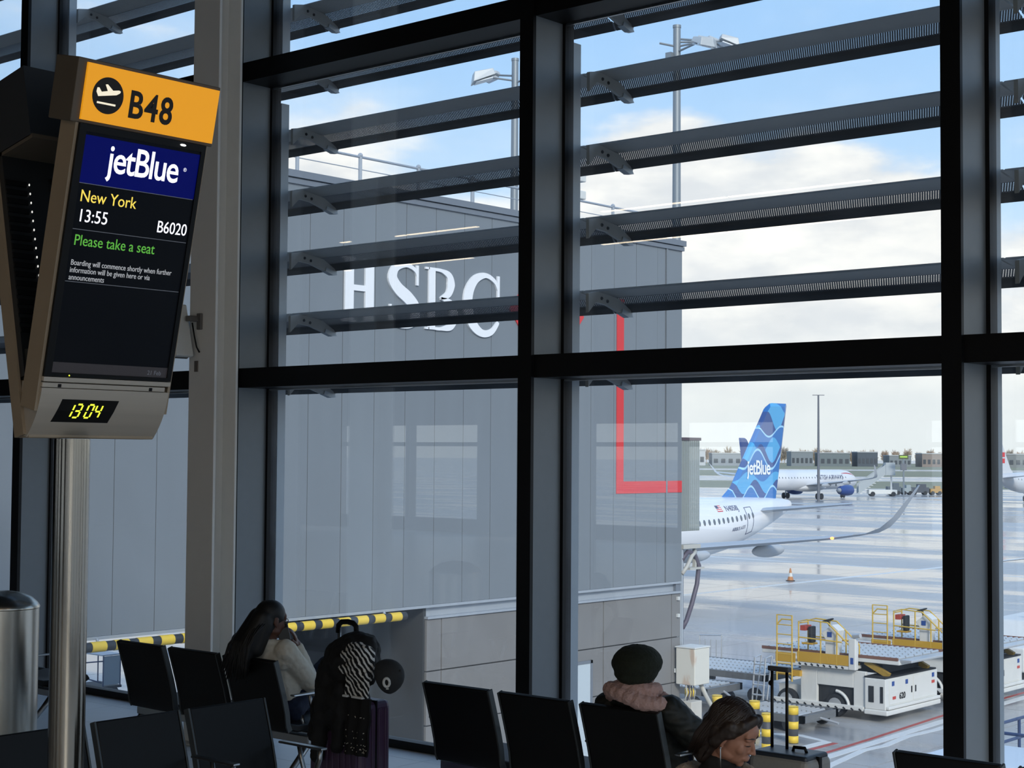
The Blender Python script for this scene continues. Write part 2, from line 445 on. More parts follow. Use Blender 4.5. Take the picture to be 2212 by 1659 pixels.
post_me = [MB().box(-0.115, 0.0, 8.46, 8.54, z0, z1).mesh('post') for z0, z1 in ((0.2-0.6, 4.93), (5.10, 6.49))]
where = {4: 'at the far left edge of the photo', 3: 'behind the yellow gate sign', 2: 'in front of the white wall letters',
         1: 'in front of the tall floodlight mast and cloud', 0: 'at the far right edge of the photo'}
for k in (4, 3, 2, 1, 0):
    mx = -3.79-3.0*k
    t = thing('louvre_screen', 'horizontal perforated louvre blades outside the window '+where[k], 'louvre', (mx, 8.7, 0), group='louvre screens outside the glazing')
    def lk(n, me, m, z=0.0, p=None, x=0.0, y=0.0):
        o = link(n, me, m, p or t, world=False)
        o.location = (x, (0 if p else -8.7)+y, z); return o
    for me in post_me: lk('post', me, POSTM)
    for i in range(8):
        z = 2.73+0.4995*i
        b = lk('blade', blade_me, LOUV, z)
        lk('perforated_strip', perf_me, PERF, 0, b); lk('lip', lip_me, LOUVD, 0, b)
        a = lk('bracket_arm', arm_me, LOUV, z, x=0.16)
        lk('clip', clip_me, POSTM, 0, a)
        for yy, zz in ((8.60, -0.045), (8.665, -0.06)): lk('bolt', bolt_me, FRAME, zz, a, x=-0.015, y=yy)

# ------------------------------------------------------------------ white steel column before the glass
COLM = mat('off white column paint', '#e6e3dc', 0.45, var=0.03)
t = thing('steel_column', 'white painted steel column standing before the glass left of the white wall letters', 'column', (-9.475, 7.56, 0))
MB().box(-9.625, -9.325, 7.45, 7.472, 0, HZ).build('flange', COLM, t, bevel=0.003)
MB().box(-9.625, -9.325, 7.648, 7.67, 0, HZ).build('flange', COLM, t, bevel=0.003)
MB().box(-9.483, -9.467, 7.472, 7.648, 0, HZ).build('web', COLM, t)
MB().box(-9.70, -9.25, 7.38, 7.74, 0, 0.012).build('base_plate', COLM, t)
MB().box(-9.55, -9.515, 7.44, 7.45, 2.72, 2.80).build('cable_plate', mat('taupe cover plate', '#6d665e', 0.6), t)
# small panel on a bracket, fixed to the column
p = thing('wall_monitor', 'small pale tilted panel on a bracket fixed to the white column', 'panel', (-9.6, 7.3, 2.9))
mt = Matrix.Translation((-9.585, 7.33, 3.02)) @ Matrix.Rotation(math.radians(-14), 4, 'Y')
MB().obox(mt, 0.05, 0.16, 0.40).build('panel', WHITEP, p, bevel=0.012)
mt2 = Matrix.Translation((-9.625, 7.33, 2.99)) @ Matrix.Rotation(math.radians(-14), 4, 'Y')
MB().obox(mt2, 0.03, 0.15, 0.36).build('back_cover', mat('grey back cover', '#55534f', 0.6), p, bevel=0.01)
MB().box(-9.52, -9.47, 7.43, 7.45, 3.03, 3.15).box(-9.56, -9.50, 7.36, 7.45, 3.09, 3.13).build('bracket', mat('grey bracket', '#6b6864', 0.5, 0.3), p, bevel=0.004)
MB().tube([(-9.53, 7.40, 3.08), (-9.515, 7.41, 2.98), (-9.50, 7.42, 2.90), (-9.49, 7.44, 2.86)], 0.006).build('cable', BLACKP, p, smooth=True)
# ================================================================== gate sign on its stainless post
T_UP = Vector((0.216, 0, 0.976)).normalized()         # the display leans out over its foot
T_IN = Vector((-0.976, 0, 0.216)).normalized()        # into the housing
UY = Vector((0, 1, 0))
SO = Vector((-5.158, 3.30, 2.17))                     # lower left front corner of the display face
def SG(u, v, d):                                      # u along the face, v up the face, d out of the face
    return SO + UY*u + T_UP*v - T_IN*d
def sbox(u0, u1, v0, v1, d0, d1, mb=None):
    mb = mb or MB()
    p = [SG(u, v, d) for v in (v0, v1) for (u, d) in ((u0, d0), (u1, d0), (u1, d1), (u0, d1))]
    return mb.add(p, [(0,3,2,1),(4,5,6,7),(0,1,5,4),(1,2,6,5),(2,3,7,6),(3,0,4,7)])
STEELH = mat('satin steel fascia', '#b5ada0', 0.48, 0.45, var=0.10, scale=40, stretch=(1, 0.02, 1))
YEL = mat('backlit amber sign', '#e69a18', 0.4, var=0.03, emit=0.5)
INK = mat('black sign print', '#150d08', 0.6)
CREAM = mat('cream sign print', '#f5ead0', 0.5, emit=0.55)
SCRB = mat('dark lcd screen', '#07090d', 0.25, var=0.05, emit=0.5, spec=0.08)
NAVY = mat('navy lcd panel', '#03084c', 0.3, emit=0.7, spec=0.08)
TXW = mat('white lcd text', '#e4e4ee', 0.4, emit=0.85)
TXG = mat('grey lcd text', '#a2a4a8', 0.4, emit=0.6)
TXY = mat('amber lcd text', '#dcc24e', 0.4, emit=0.8)
TXV = mat('green lcd text', '#4f9a35', 0.4, emit=0.75)
RULE = mat('grey lcd rule', '#5a5e66', 0.4, emit=0.4)
LEDC = mat('yellow green led', '#dbe63a', 0.4, emit=1.0)
HOUS = mat('brown grey sign housing', '#5b5348', 0.5, 0.3, var=0.06)
CHEEK = mat('warm steel cheek', '#9a8a74', 0.5, 0.3, var=0.1, scale=9)
sg = thing('gate_sign', 'gate display totem with amber header panel and tilted screen on stainless post', 'sign', (-5.2, 3.5, 0))
MB().lathe([(0.067, 0.012), (0.067, 2.17)], (-5.22, 3.50, 0), n=32).build('post', STEEL, sg, smooth='auto')
MB().lathe([(0.17, 0.0), (0.17, 0.012), (0.16, 0.016)], (-5.22, 3.50, 0), n=32).build('base_plate', STEEL, sg, smooth='auto')
# housing behind the screen
hs = sbox(0.0, 0.565, 0.215, 1.155, -0.10, -0.012).build('screen_housing', BLACKP, sg)
sbox(-0.012, 0.0, 0.10, 1.155, -0.105, -0.01).build('side_cheek', CHEEK, sg)
sbox(0.565, 0.577, 0.10, 1.155, -0.105, -0.01).build('side_cheek', CHEEK, sg)
sc = sbox(0.03, 0.545, 0.245, 1.13, -0.012, -0.004).build('screen', SCRB, sg)
sbox(0.0, 0.565, 0.232, 0.246, -0.012, 0.002).build('bezel', BLACKP, sg)
sbox(0.0, 0.03, 0.246, 1.13, -0.012, 0.002).build('bezel', BLACKP, sg)
sbox(0.545, 0.565, 0.246, 1.13, -0.012, 0.002).build('bezel', BLACKP, sg)
sbox(0.0, 0.565, 1.13, 1.155, -0.012, 0.002).build('bezel', BLACKP, sg)
sbox(0.03, 0.545, 0.945, 1.118, -0.004, -0.003).build('airline_panel', NAVY, sc)
sbox(0.03, 0.545, 0.246, 0.285, -0.004, -0.003).build('footer_bar', mat('dim lcd footer', '#2a2628', 0.4, var=0.3, scale=300, emit=0.3), sc)
for v in (0.943, 0.775, 0.583): sbox(0.034, 0.541, v, v+0.0022, -0.004, -0.003).build('rule', RULE, sc)
def stext(s, size, u, v, m, parent, d=-0.0035, **kw):
    return text('lettering', s, size, SG(u, v, d), UY, T_UP, m, parent, extrude=0.0006, **kw)
stext('jetBlue', 0.146, 0.140, 0.998, TXW, sc, bold=0.0016, sx=0.86, spacing=0.92)
stext('®', 0.02, 0.478, 1.045, TXW, sc)
stext('New York', 0.062, 0.045, 0.878, TXY, sc, sx=0.92)
stext('13:55', 0.066, 0.046, 0.805, TXW, sc, sx=0.90)
stext('B6020', 0.064, 0.396, 0.803, TXW, sc, sx=0.86)
stext('Please take a seat', 0.057, 0.046, 0.718, TXV, sc, sx=0.88)
for i, ln in enumerate(('Boarding will commence shortly when further', 'information will be given here or via', 'announcements')):
    stext(ln, 0.029, 0.046, 0.645-0.027*i, TXG, sc, sx=0.83)
stext('21 Feb', 0.024, 0.452, 0.255, RULE, sc)
MB().ell(SG(0.105, 0.238, 0.003), (0.003, 0.003, 0.003), 8, 6).build('power_light', LEDC, sg)
MB().ell(SG(0.455, 1.143, 0.004), (0.004, 0.014, 0.004), 8, 6).build('screen_lamp', mat('white sign lamp', '#ffffff', 0.4, emit=3.0), sg)
# header panel
sbox(-0.035, 0.60, 1.155, 1.385, -0.155, -0.01).build('header_box', HOUS, sg, bevel=0.004)
hp = sbox(0.0, 0.59, 1.168, 1.372, -0.01, 0.0).build('header_panel', YEL, sg)
HC = (0.098, 1.268)
ring = [(HC[0]+0.066*math.cos(a), HC[1]+0.066*math.sin(a)) for a in [2*PI*i/40 for i in range(40)]]
dp = MB().prism(ring, SG, 0.0, 0.0012).build('roundel', INK, hp)
plane = [(-0.052, 0.004), (-0.042, -0.012), (0.035, 0.004), (0.049, 0.013), (0.052, 0.020), (0.044, 0.023), (0.018, 0.018), (-0.008, 0.037), (-0.017, 0.035), (-0.004, 0.013), (-0.030, 0.006), (-0.042, 0.020), (-0.050, 0.019)]
MB().prism([(HC[0]+u*0.98, HC[1]+v*0.98+0.004) for u, v in plane], SG, 0.0012, 0.002).build('plane_symbol', CREAM, dp)
MB().prism([(HC[0]+u, HC[1]+v) for u, v in ((-0.043, -0.026), (-0.043, -0.033), (0.036, -0.033), (0.036, -0.026))], SG, 0.0012, 0.002).build('runway_symbol', CREAM, dp)
stext('B48', 0.140, 0.188, 1.208, INK, hp, d=0.001, bold=0.0028, sx=0.86, spacing=1.10)
# lower steel fascia with the clock
sbox(0.0, 0.565, 0.212, 0.230, -0.06, 0.004).build('steel_lip', STEELH, sg, bevel=0.002)
sbox(0.0, 0.545, 0.190, 0.208, -0.06, 0.0).build('steel_lip', STEELH, sg, bevel=0.002)
for u in (0.065, 0.47): sbox(u, u+0.014, 0.192, 0.204, 0.0, 0.0015).build('slot', BLACKP, sg)
prof = []
for i in range(11):
    a = i/10; prof.append((0.188-0.195*a, -0.055*a**2.2))
fm = MB()
R = [[SG(u, v, d) for u in (0.0, 0.565)] + [SG(u, v, -0.13) for u in (0.565, 0.0)] for v, d in prof]
fm.rings(R).build('fascia', STEELH, sg, smooth='auto')
def dfas(v): return -0.055*max(0.0, (0.188-v)/0.195)**2.2
def SF(u, v, d): return SG(u, v, d+dfas(v))
ck = MB().prism([(0.070, 0.058), (0.318, 0.058), (0.330, 0.103), (0.342, 0.148), (0.094, 0.148), (0.082, 0.103)], SF, -0.004, 0.0012).build('clock_display', BLACKP, sg)
SEG = {'1': 'BC', '3': 'ABGCD', '0': 'ABCDEF', '4': 'FGBC'}
def seg7(ch, u0, v0, w, h, mb):
    t_ = 0.0065; sl = lambda v: (v-v0)*0.22
    L = {'A': ((0, h), (w, h)), 'B': ((w, h), (w, h/2)), 'C': ((w, h/2), (w, 0)), 'D': ((0, 0), (w, 0)), 'E': ((0, h/2), (0, 0)), 'F': ((0, h), (0, h/2)), 'G': ((0, h/2), (w, h/2))}
    for k in SEG[ch]:
        (a, b), (c, d) = L[k]; g = 0.003
        if b == d: q = [(a+g, b-t_/2), (c-g, b-t_/2), (c-g, b+t_/2), (a+g, b+t_/2)]
        else: q = [(a-t_/2, d+g), (a+t_/2, d+g), (a+t_/2, b-g), (a-t_/2, b-g)]
        mb.prism([(u0+u+sl(v0+v), v0+v) for u, v in q], SF, 0.0014, 0.0022)
for ch, u in (('1', 0.118), ('3', 0.152), ('0', 0.203), ('4', 0.240)):
    mb = MB(); seg7(ch, u, 0.078, 0.024, 0.052, mb); mb.build('digit', LEDC, ck)
# second display back to back on the same post: the pair makes a V seen from its end
def SB(u, v, d):
    q = SG(u, v, d); return Vector((-10.44-q.x, q.y, q.z))
def bbox(u0, u1, v0, v1, d0, d1):
    p = [SB(u, v, d) for v in (v0, v1) for (u, d) in ((u0, d0), (u1, d0), (u1, d1), (u0, d1))]
    return MB().add(p, [(0,3,2,1),(4,5,6,7),(0,1,5,4),(1,2,6,5),(2,3,7,6),(3,0,4,7)])
REARM = mat('dark rear housing', '#14171a', 0.45)
bd = bbox(0.0, 0.565, 0.215, 1.085, -0.10, -0.012).build('rear_housing', REARM, sg)
bbox(-0.012, 0.0, 0.0, 1.155, -0.07, -0.01).build('side_cheek', CHEEK, sg)
bbox(0.0, 0.59, 1.085, 1.36, -0.30, -0.01).build('rear_header', mat('dark rear header', '#1f242a', 0.45), sg)
bbox(0.0, 0.59, 1.072, 1.088, -0.31, -0.012).build('rear_ledge', HOUS, sg)
MB().box(-5.29, -5.205, 3.305, 3.86, 2.172, 2.385).build('rear_fascia', CHEEK, sg, bevel=0.004)
MB().box(-5.31, -5.20, 3.31, 3.86, 2.385, 2.50).build('cable_tray', mat('olive cable tray', '#20221d', 0.6), sg)
for i in range(17):
    v = 0.38+0.036*i
    bbox(0.0, 0.09, v, v+0.02, -0.108, -0.10).build('vent_slat', BLACKP, bd)
    if i > 5: bbox(0.20, 0.26, v+0.03, v+0.05, -0.108, -0.10).build('vent_slat', BLACKP, bd)
    MB().ell(SB(0.10, v+0.01, -0.108), (0.003, 0.003, 0.005), 6, 4).build('vent_daylight_dot', mat('glowing daylight dot', '#e8e8e2', 0.5, emit=0.7), bd)  # glowing beads stand in for daylight coming through the vents

# ================================================================== tandem seating
SEATM = mat('black seat leather', '#0b0c0d', 0.46, var=0.12, scale=30, spec=0.28)
SEDGE = mat('dark seat edge', '#4b5052', 0.4, 0.6)
LEGM = mat('satin aluminium leg', '#a5a8aa', 0.32, 1.0)
SW = 0.475
back_prof = [(0.0, 0.85), (0.035, 0.74), (0.072, 0.62), (0.098, 0.52), (0.108, 0.44), (0.125, 0.405)]
def shell_mesh(name, prof, th, w0, w1, taper=0.0):
    R = []
    n = len(prof)
    for i, (y, z) in enumerate(prof):
        a = prof[max(i-1, 0)]; b = prof[min(i+1, n-1)]
        t_ = Vector((b[0]-a[0], b[1]-a[1])).normalized(); nr = Vector((-t_.y, t_.x))*th/2
        k = taper*(1-i/(n-1)); x0, x1 = w0+k, w1-k
        R.append([(x0, y+nr.x, z+nr.y), (x1, y+nr.x, z+nr.y), (x1, y-nr.x, z-nr.y), (x0, y-nr.x, z-nr.y)])
    return MB().rings(R).mesh(name)
back_me = shell_mesh('backrest', back_prof, 0.034, 0.0, SW)
edge_me = [shell_mesh('edge_trim', back_prof, 0.040, a, b) for a, b in ((-0.012, 0.0), (SW, SW+0.012))]
pan_me = shell_mesh('seat', [(0.12, 0.435), (0.20, 0.415), (0.35, 0.412), (0.52, 0.432), (0.57, 0.425), (0.585, 0.40)], 0.045, 0.0, SW)
arm_bar = MB().box(-0.02, 0.02, 0.10, 0.43, 0.628, 0.640)
arm_sup = MB().tube([(0, 0.40, 0.628), (0, 0.395, 0.58), (0, 0.36, 0.50), (0, 0.30, 0.40), (0, 0.24, 0.345)], [0.013, 0.014, 0.014, 0.016, 0.02], 8)
arm_sup.tube([(0, 0.24, 0.63), (0, 0.26, 0.56), (0, 0.30, 0.46), (0, 0.30, 0.38)], [0.012, 0.012, 0.012, 0.014], 8)
leg_f = MB().tube([(0, 0.25, 0.34), (0, 0.33, 0.25), (0, 0.46, 0.08), (0, 0.52, 0.015)], [0.024, 0.02, 0.017, 0.016], 8).cyl((0, 0.52, 0), (0, 0.52, 0.016), 0.024)
leg_b = MB().tube([(0, 0.25, 0.34), (0, 0.17, 0.25), (0, 0.0, 0.08), (0, -0.06, 0.015)], [0.024, 0.02, 0.017, 0.016], 8).cyl((0, -0.06, 0), (0, -0.06, 0.016), 0.024)
arm_me, sup_me, lf_me, lb_me = arm_bar.mesh('armrest'), arm_sup.mesh('arm_support'), leg_f.mesh('leg'), leg_b.mesh('leg')
for me in (sup_me, lf_me, lb_me, back_me, pan_me): me.polygons.foreach_set('use_smooth', [True]*len(me.polygons))
for me in (back_me, pan_me): me.set_sharp_from_angle(angle=math.radians(35))
def bench(label, n, loc, rz, pitch=0.56, group='rows of black gate seating', name='seat_bench', arms=True):
    t = thing(name, label, 'bench', loc, rz, group)
    L = pitch*(n-1)+SW
    MB().box(-0.08, L+0.08, 0.21, 0.27, 0.325, 0.375).build('beam', LEGM, t, world=False, bevel=0.006)
    for i in range(n):
        b = link('backrest', back_me, SEATM, t, world=False, bevel=0.008); b.location = (pitch*i, 0, 0)
        for me in edge_me: link('edge_trim', me, SEDGE, b, world=False, bevel=0.004)
        s_ = link('seat', pan_me, SEATM, t, world=False, bevel=0.01); s_.location = (pitch*i, 0, 0)
    for i in range(n+1):
        x = -0.05 if i == 0 else (L+0.05 if i == n else pitch*i-(pitch-SW)/2)
        if i in (0, n) or arms:
            a = link('armrest', arm_me, ALU, t, world=False, bevel=0.004); a.location = (x, 0, 0)
            link('arm_support', sup_me, LEGM, a, world=False)
        if i in (0, n):
            for me in (lf_me, lb_me):
                g = link('leg', me, LEGM, t, world=False); g.location = (x, 0, 0)
    return t
bench('black three-seat gate bench by the window, woman on the phone in its end seat', 3, (-9.176, 6.555, 0), 0)
bench('black three-seat gate bench by the window, beret wearer in its end seat', 3, (-6.302, 6.555, 0), 0)
bench('black gate bench by the window, only a seat top showing at bottom right', 3, (-3.345, 6.43, 0), 0)
bench('black gate bench behind the steel bin, its end armrest beside the post', 2, (-11.45, 6.58, 0), 0)
bench('black gate bench nearest the camera, grey sheen on its seat backs, left', 4, (-6.485, 5.52, 0), -PI/2, pitch=0.548)
bench('black gate bench carrying the dark haired woman in the fleece collar', 3, (-3.62, 5.62, 0), -PI/2)

# ================================================================== stainless litter bin
BINM = mat('stainless bin body', '#b3b0a8', 0.27, 1.0, var=0.06, scale=30, stretch=(1, 1, 0.02))
bn = thing('litter_bin', 'round stainless litter bin with a domed lid at the left edge', 'bin', (-9.87, 6.10, 0))
MB().lathe([(0.235, 0.02), (0.235, 1.05), (0.23, 1.055)], (-9.87, 6.10, 0), n=40).build('body', BINM, bn, smooth='auto')
MB().lathe([(0.24, 1.055), (0.24, 1.065), (0.225, 1.09), (0.185, 1.125), (0.12, 1.155), (0.05, 1.168), (0.004, 1.17)], (-9.87, 6.10, 0), n=40).build('domed_lid', BINM, bn, smooth='auto')
MB().lathe([(0.22, 0.0), (0.22, 0.02)], (-9.87, 6.10, 0), n=40).build('plinth', BLACKP, bn)
# ================================================================== outside
GZ = -6.1
def wet_ground(name, c0, c1, wet=0.5, sc=0.05):
    m = bpy.data.materials.new(name); m.use_nodes = True; t = m.node_tree; b = t.nodes['Principled BSDF']
    g = N(t, 'ShaderNodeNewGeometry')
    mp_ = N(t, 'ShaderNodeMapping'); mp_.inputs['Rotation'].default_value = (0, 0, -YAW); mp_.inputs['Scale'].default_value = (0.28, 1.0, 1.0)
    t.links.new(g.outputs['Position'], mp_.inputs[0])
    a = N(t, 'ShaderNodeTexNoise', i_Scale=sc, i_Detail=6.0, i_Roughness=0.6); t.links.new(mp_.outputs[0], a.inputs['Vector'])
    f = N(t, 'ShaderNodeTexNoise', i_Scale=0.9, i_Detail=5.0); t.links.new(g.outputs['Position'], f.inputs['Vector'])
    k = SMOOTH(t, a.outputs[0], wet-0.09, wet+0.09)
    col = MIXC(t, k, lin(c0), lin(c1)); col = MIXC(t, MA(t, 'MULTIPLY', f.outputs[0], 0.35), col, lin('#6f7072'))
    t.links.new(col, b.inputs['Base Color'])
    t.links.new(MA(t, 'ADD', MA(t, 'MULTIPLY', k, 0.30), 0.10), b.inputs['Roughness'])
    bp = N(t, 'ShaderNodeBump', i_Strength=0.05, i_Distance=0.03); t.links.new(f.outputs[0], bp.inputs['Height']); t.links.new(bp.outputs[0], b.inputs['Normal'])
    MATS[name] = m
    return m
APRON = wet_ground('wet concrete apron', '#8f9194', '#b9b8b6', 0.50, 0.13)
PAINT = mat('white apron paint', '#dfe0de', 0.45, var=0.08, scale=3)
RED = mat('red apron paint', '#b4473f', 0.5, var=0.15, scale=3)
ap = MB().box(-3500, 3500, -3000, 4500, GZ-1.0, GZ-0.02).build('apron_ground', APRON, kind='structure')
slab_me = MB().box(0.02, 5.98, 0.02, 5.98, GZ-0.02, GZ).mesh('slab')
for i in range(11):
    for j in range(18):
        o = link('slab', slab_me, APRON, ap, world=False); o.location = (-75+6*i, 9+6*j, 0)
def stripe(label, pts, wdt, m, name='painted_line', z=0.006):
    mb = MB(); P_ = [Vector((p[0], p[1])) for p in pts]; L = []; R_ = []
    for i, p in enumerate(P_):
        a = P_[max(i-1, 0)]; b = P_[min(i+1, len(P_)-1)]; d = (b-a).normalized(); n_ = Vector((-d.y, d.x))*wdt/2
        L.append(p+n_); R_.append(p-n_)
    mb.rings([[(L[i].x, L[i].y, GZ), (R_[i].x, R_[i].y, GZ), (R_[i].x, R_[i].y, GZ+z), (L[i].x, L[i].y, GZ+z)] for i in range(len(P_))])
    return tag(mb.build(name, m), label, 'road marking', 'painted apron lines')
stripe('long white painted line crossing the wet apron behind the orange cone', [(-55.3, 60), (-55.0, 79.4), (-55.24, 125), (-55.3, 180)], 0.5, PAINT)
stripe('white painted line slanting across the apron below the jet wing', [(-78, 111.5), (-57.5, 109.3)], 0.45, PAINT)
stripe('white painted line slanting across the apron right of the jet wing tip', [(-53.0, 108.9), (-40, 107.5), (-20, 106)], 0.45, PAINT)
stripe('straight white painted line on the road in front of the cargo loaders', [(-22.3, 34), (-22.52, 38.15), (-22.75, 43), (-22.96, 47), (-23.3, 58), (-23.6, 70)], 0.32, PAINT)
stripe('thin red painted line beside the white road edge line', [(-22.75, 34.5), (-22.86, 38.7), (-23.1, 43), (-23.45, 48), (-23.8, 60)], 0.14, RED)
stripe('zigzag white painted line nearest the window on the road', [(-21.2, 36.0), (-21.9, 38.3), (-22.35, 41.0), (-22.25, 42.1), (-22.5, 43.9), (-22.4, 45.6), (-22.7, 49.5)], 0.24, PAINT)
stripe('white painted kerb line running beside the striped bollards', [(-23.75, 34.0), (-23.85, 37), (-23.8, 41.5), (-24.9, 41.9), (-26.6, 41.2)], 0.3, PAINT)
stripe('faint red painted line beside the white kerb line at the bollards', [(-23.45, 34.0), (-23.5, 37), (-23.5, 41.5)], 0.16, RED)

# ------------------------------------------------------------------ the clad pier building with big letters
XB = -27.4
CLAD = mat('blue grey cladding', '#7c8389', 0.5, 0.05, var=0.05, scale=2.0, stretch=(1, 1, 0.15))
CLADT = mat('slate coping', '#7b828b', 0.5, 0.2, var=0.04)
CONC = mat('precast concrete', '#7d7c7b', 0.8, var=0.10, scale=1.2, bump=0.1)
CHAN = mat('pale steel channel', '#a9b0b8', 0.45, 0.2, var=0.06)
SIGNW = mat('white sign letters', '#f2f3f5', 0.5, var=0.02)
SIGNR = mat('red sign vinyl', '#d9383a', 0.5, var=0.03)
BY0, BY1 = 12.0, 39.35
pb = thing('pier_building', 'grey panel clad pier building carrying large white letters and red frame', 'building', (XB-4, 26, GZ))
MB().box(XB-9, XB-0.06, BY0, BY1-0.02, -1.62, 8.36).build('wall', CLADT, pb)
pan_me2 = MB().box(XB-0.06, XB, 0.008, 1.032, -1.55, 8.22).mesh('cladding_panel')
y = 38.1-1.04*25
while y < 38.0:
    o = link('cladding_panel', pan_me2, CLAD, pb); o.location = Vector(o.location)+Vector((0, y, 0)); y += 1.04
for a, b in ((38.10, 38.50), (38.52, 38.60), (38.62, 39.35)): MB().box(XB-0.06, XB+(0.03 if b == 38.60 else 0), a, b-0.01, -1.55, 8.22).build('corner_trim', CLAD, pb)
MB().box(XB-9, XB+0.05, BY0, BY1+0.05, 8.22, 8.34).box(XB-9, XB+0.10, BY0, BY1+0.08, 8.36, 8.52).build('coping', CLADT, pb)
MB().box(XB-9, XB+0.02, BY0, BY1, -1.62, -1.555).build('drip_edge', CHAN, pb)
MB().box(XB-9, XB-0.12, 28.54, BY1-0.05, -1.86, -1.62).build('base_channel', CHAN, pb)
MB().box(XB-9, XB+0.03, 28.54, BY1, -1.90, -1.84).build('base_ledge', CHAN, pb)
MB().box(XB-0.30, XB-0.02, 39.10, 39.33, -1.85, -1.60).build('end_bracket', CLADT, pb)
MB().box(XB-8.8, XB-0.10, 28.6, BY1-0.1, GZ, -1.86).build('base_wall', CONC, pb)
ys = [28.54, 29.08, 32.35, 35.62, 38.88, 39.33]; zs = [GZ, -4.50, -3.18, -1.90]
for i in range(5):
    for j in range(3):
        MB().box(XB-0.10, XB-0.02, ys[i]+0.015, ys[i+1]-0.015, zs[j]+0.015, zs[j+1]-0.015).build('concrete_panel', CONC, pb, bevel=0.01)
MB().box(XB-5.2, XB-5.0, 27.0, 28.6, GZ, -1.62).build('underpass_wall', mat('dark underpass wall', '#3a3d3f', 0.8), pb)
MB().box(XB-5.0, XB-0.1, 28.5, 28.6, GZ, -1.62).build('underpass_wall', mat('dark underpass wall', '#3a3d3f', 0.8), pb)
dr = MB().box(XB-0.03, XB+0.01, 33.89, 35.0, GZ, -3.56).build('service_door', mat('pale blue door paint', '#bfcad0', 0.45, var=0.03), pb)
MB().box(XB-0.03, XB+0.025, 33.80, 33.89, GZ, -3.48).box(XB-0.03, XB+0.025, 35.0, 35.09, GZ, -3.48).box(XB-0.03, XB+0.025, 33.80, 35.09, -3.56, -3.48).build('door_frame', CLADT, pb)
MB().box(XB+0.01, XB+0.016, 34.25, 34.50, -5.62, -5.42).build('door_notice', mat('yellow notice', '#e9c84a', 0.5), dr)
MB().box(XB+0.01, XB+0.016, 34.25, 34.50, -5.40, -5.24).build('door_notice', mat('red notice', '#d06a63', 0.5), dr)
MB().box(XB+0.0, XB+0.06, 38.98, 39.10, -4.2, -4.08).build('junction_box', WHITEP, pb)
for z_ in (-2.1, -2.6): MB().box(XB-0.02, XB+0.05, 39.12, 39.20, z_, z_+0.1).build('junction_box', WHITEP, pb)
# roof rail
ry = 22.5-2*4
while ry < 37.6:
    MB().cyl((XB-0.3, ry, 8.5), (XB-0.3, ry, 9.22), 0.045, n=8).ell((XB-0.3, ry, 9.24), (0.06, 0.06, 0.06), 8, 6).build('rail_post', CHAN, pb); ry += 1.985
MB().cyl((XB-0.3, BY0, 9.20), (XB-0.3, 37.5, 9.20), 0.032, n=8).build('hand_rail', CHAN, pb)
MB().cyl((XB-0.3, BY0, 8.90), (XB-0.3, 37.5, 8.90), 0.012, n=6).build('mid_rail', CHAN, pb)
# letters on the wall
def WL(u, v, d): return Vector((XB+d, u, v))
z0, hgt = 5.20, 1.53
lt = MB(); y0, y1 = 25.55, 26.66
wd = y1-y0
def WB(u0, u1, v0, v1, mb, t_=0.05): mb.box(XB, XB+t_, y0+u0*wd, y0+u1*wd, z0+v0*hgt, z0+v1*hgt)
WB(0.08, 0.33, 0, 1, lt); WB(0.67, 0.92, 0, 1, lt); WB(0.30, 0.70, 0.49, 0.58, lt, 0.046)
for u0, u1 in ((0.0, 0.40), (0.60, 1.0)): WB(u0, u1, 0.001, 0.035, lt, 0.044); WB(u0, u1, 0.965, 0.999, lt, 0.044)
lt.build('letter_h', SIGNW, pb)
def stroke(name, pts, wid, extra=None):
    mb = MB(); C = []; Wd = []
    n_ = len(pts)
    for i in range(n_-1):                                            # catmull-rom through the points
        p0, p1, p2, p3 = pts[max(i-1, 0)], pts[i], pts[i+1], pts[min(i+2, n_-1)]
        for s_ in range(6):
            t_ = s_/6
            q = [0.5*((2*p1[k])+(-p0[k]+p2[k])*t_+(2*p0[k]-5*p1[k]+4*p2[k]-p3[k])*t_*t_+(-p0[k]+3*p1[k]-3*p2[k]+p3[k])*t_**3) for k in (0, 1)]
            C.append((yl+q[0]*wl, z0+q[1]*hgt)); Wd.append((wid[i]*(1-t_)+wid[i+1]*t_)*wl*1.22)
    C.append((yl+pts[-1][0]*wl, z0+pts[-1][1]*hgt)); Wd.append(wid[-1]*wl)
    ribbon(mb, C, Wd, WL, 0.0, 0.05)
    for u0, u1, v0, v1 in (extra or []): mb.box(XB, XB+0.046, yl+u0*wl, yl+u1*wl, z0+v0*hgt, z0+v1*hgt)
    return mb.build(name, SIGNW, pb)
yl, wl = 27.05, 1.12
stroke('letter_s', [(0.90, 0.80), (0.82, 0.92), (0.55, 0.985), (0.24, 0.93), (0.13, 0.76), (0.30, 0.60), (0.62, 0.46), (0.84, 0.30), (0.78, 0.10), (0.48, 0.015), (0.18, 0.06), (0.08, 0.22)],
       [0.03, 0.07, 0.08, 0.15, 0.22, 0.23, 0.24, 0.23, 0.17, 0.09, 0.08, 0.03], [(0.86, 0.93, 0.68, 1.0), (0.04, 0.11, 0.0, 0.34)])
yl, wl = 28.31, 1.17
stroke('letter_b', [(0.30, 0.975), (0.52, 0.965), (0.74, 0.90), (0.80, 0.76), (0.72, 0.60), (0.50, 0.52), (0.56, 0.51), (0.80, 0.44), (0.90, 0.26), (0.80, 0.08), (0.52, 0.025), (0.30, 0.02)],
       [0.05, 0.06, 0.13, 0.19, 0.13, 0.05, 0.05, 0.14, 0.21, 0.14, 0.06, 0.05], [(0.12, 0.32, 0, 1), (0.02, 0.14, 0, 0.035), (0.02, 0.14, 0.965, 1)])
yl, wl = 29.68, 1.45
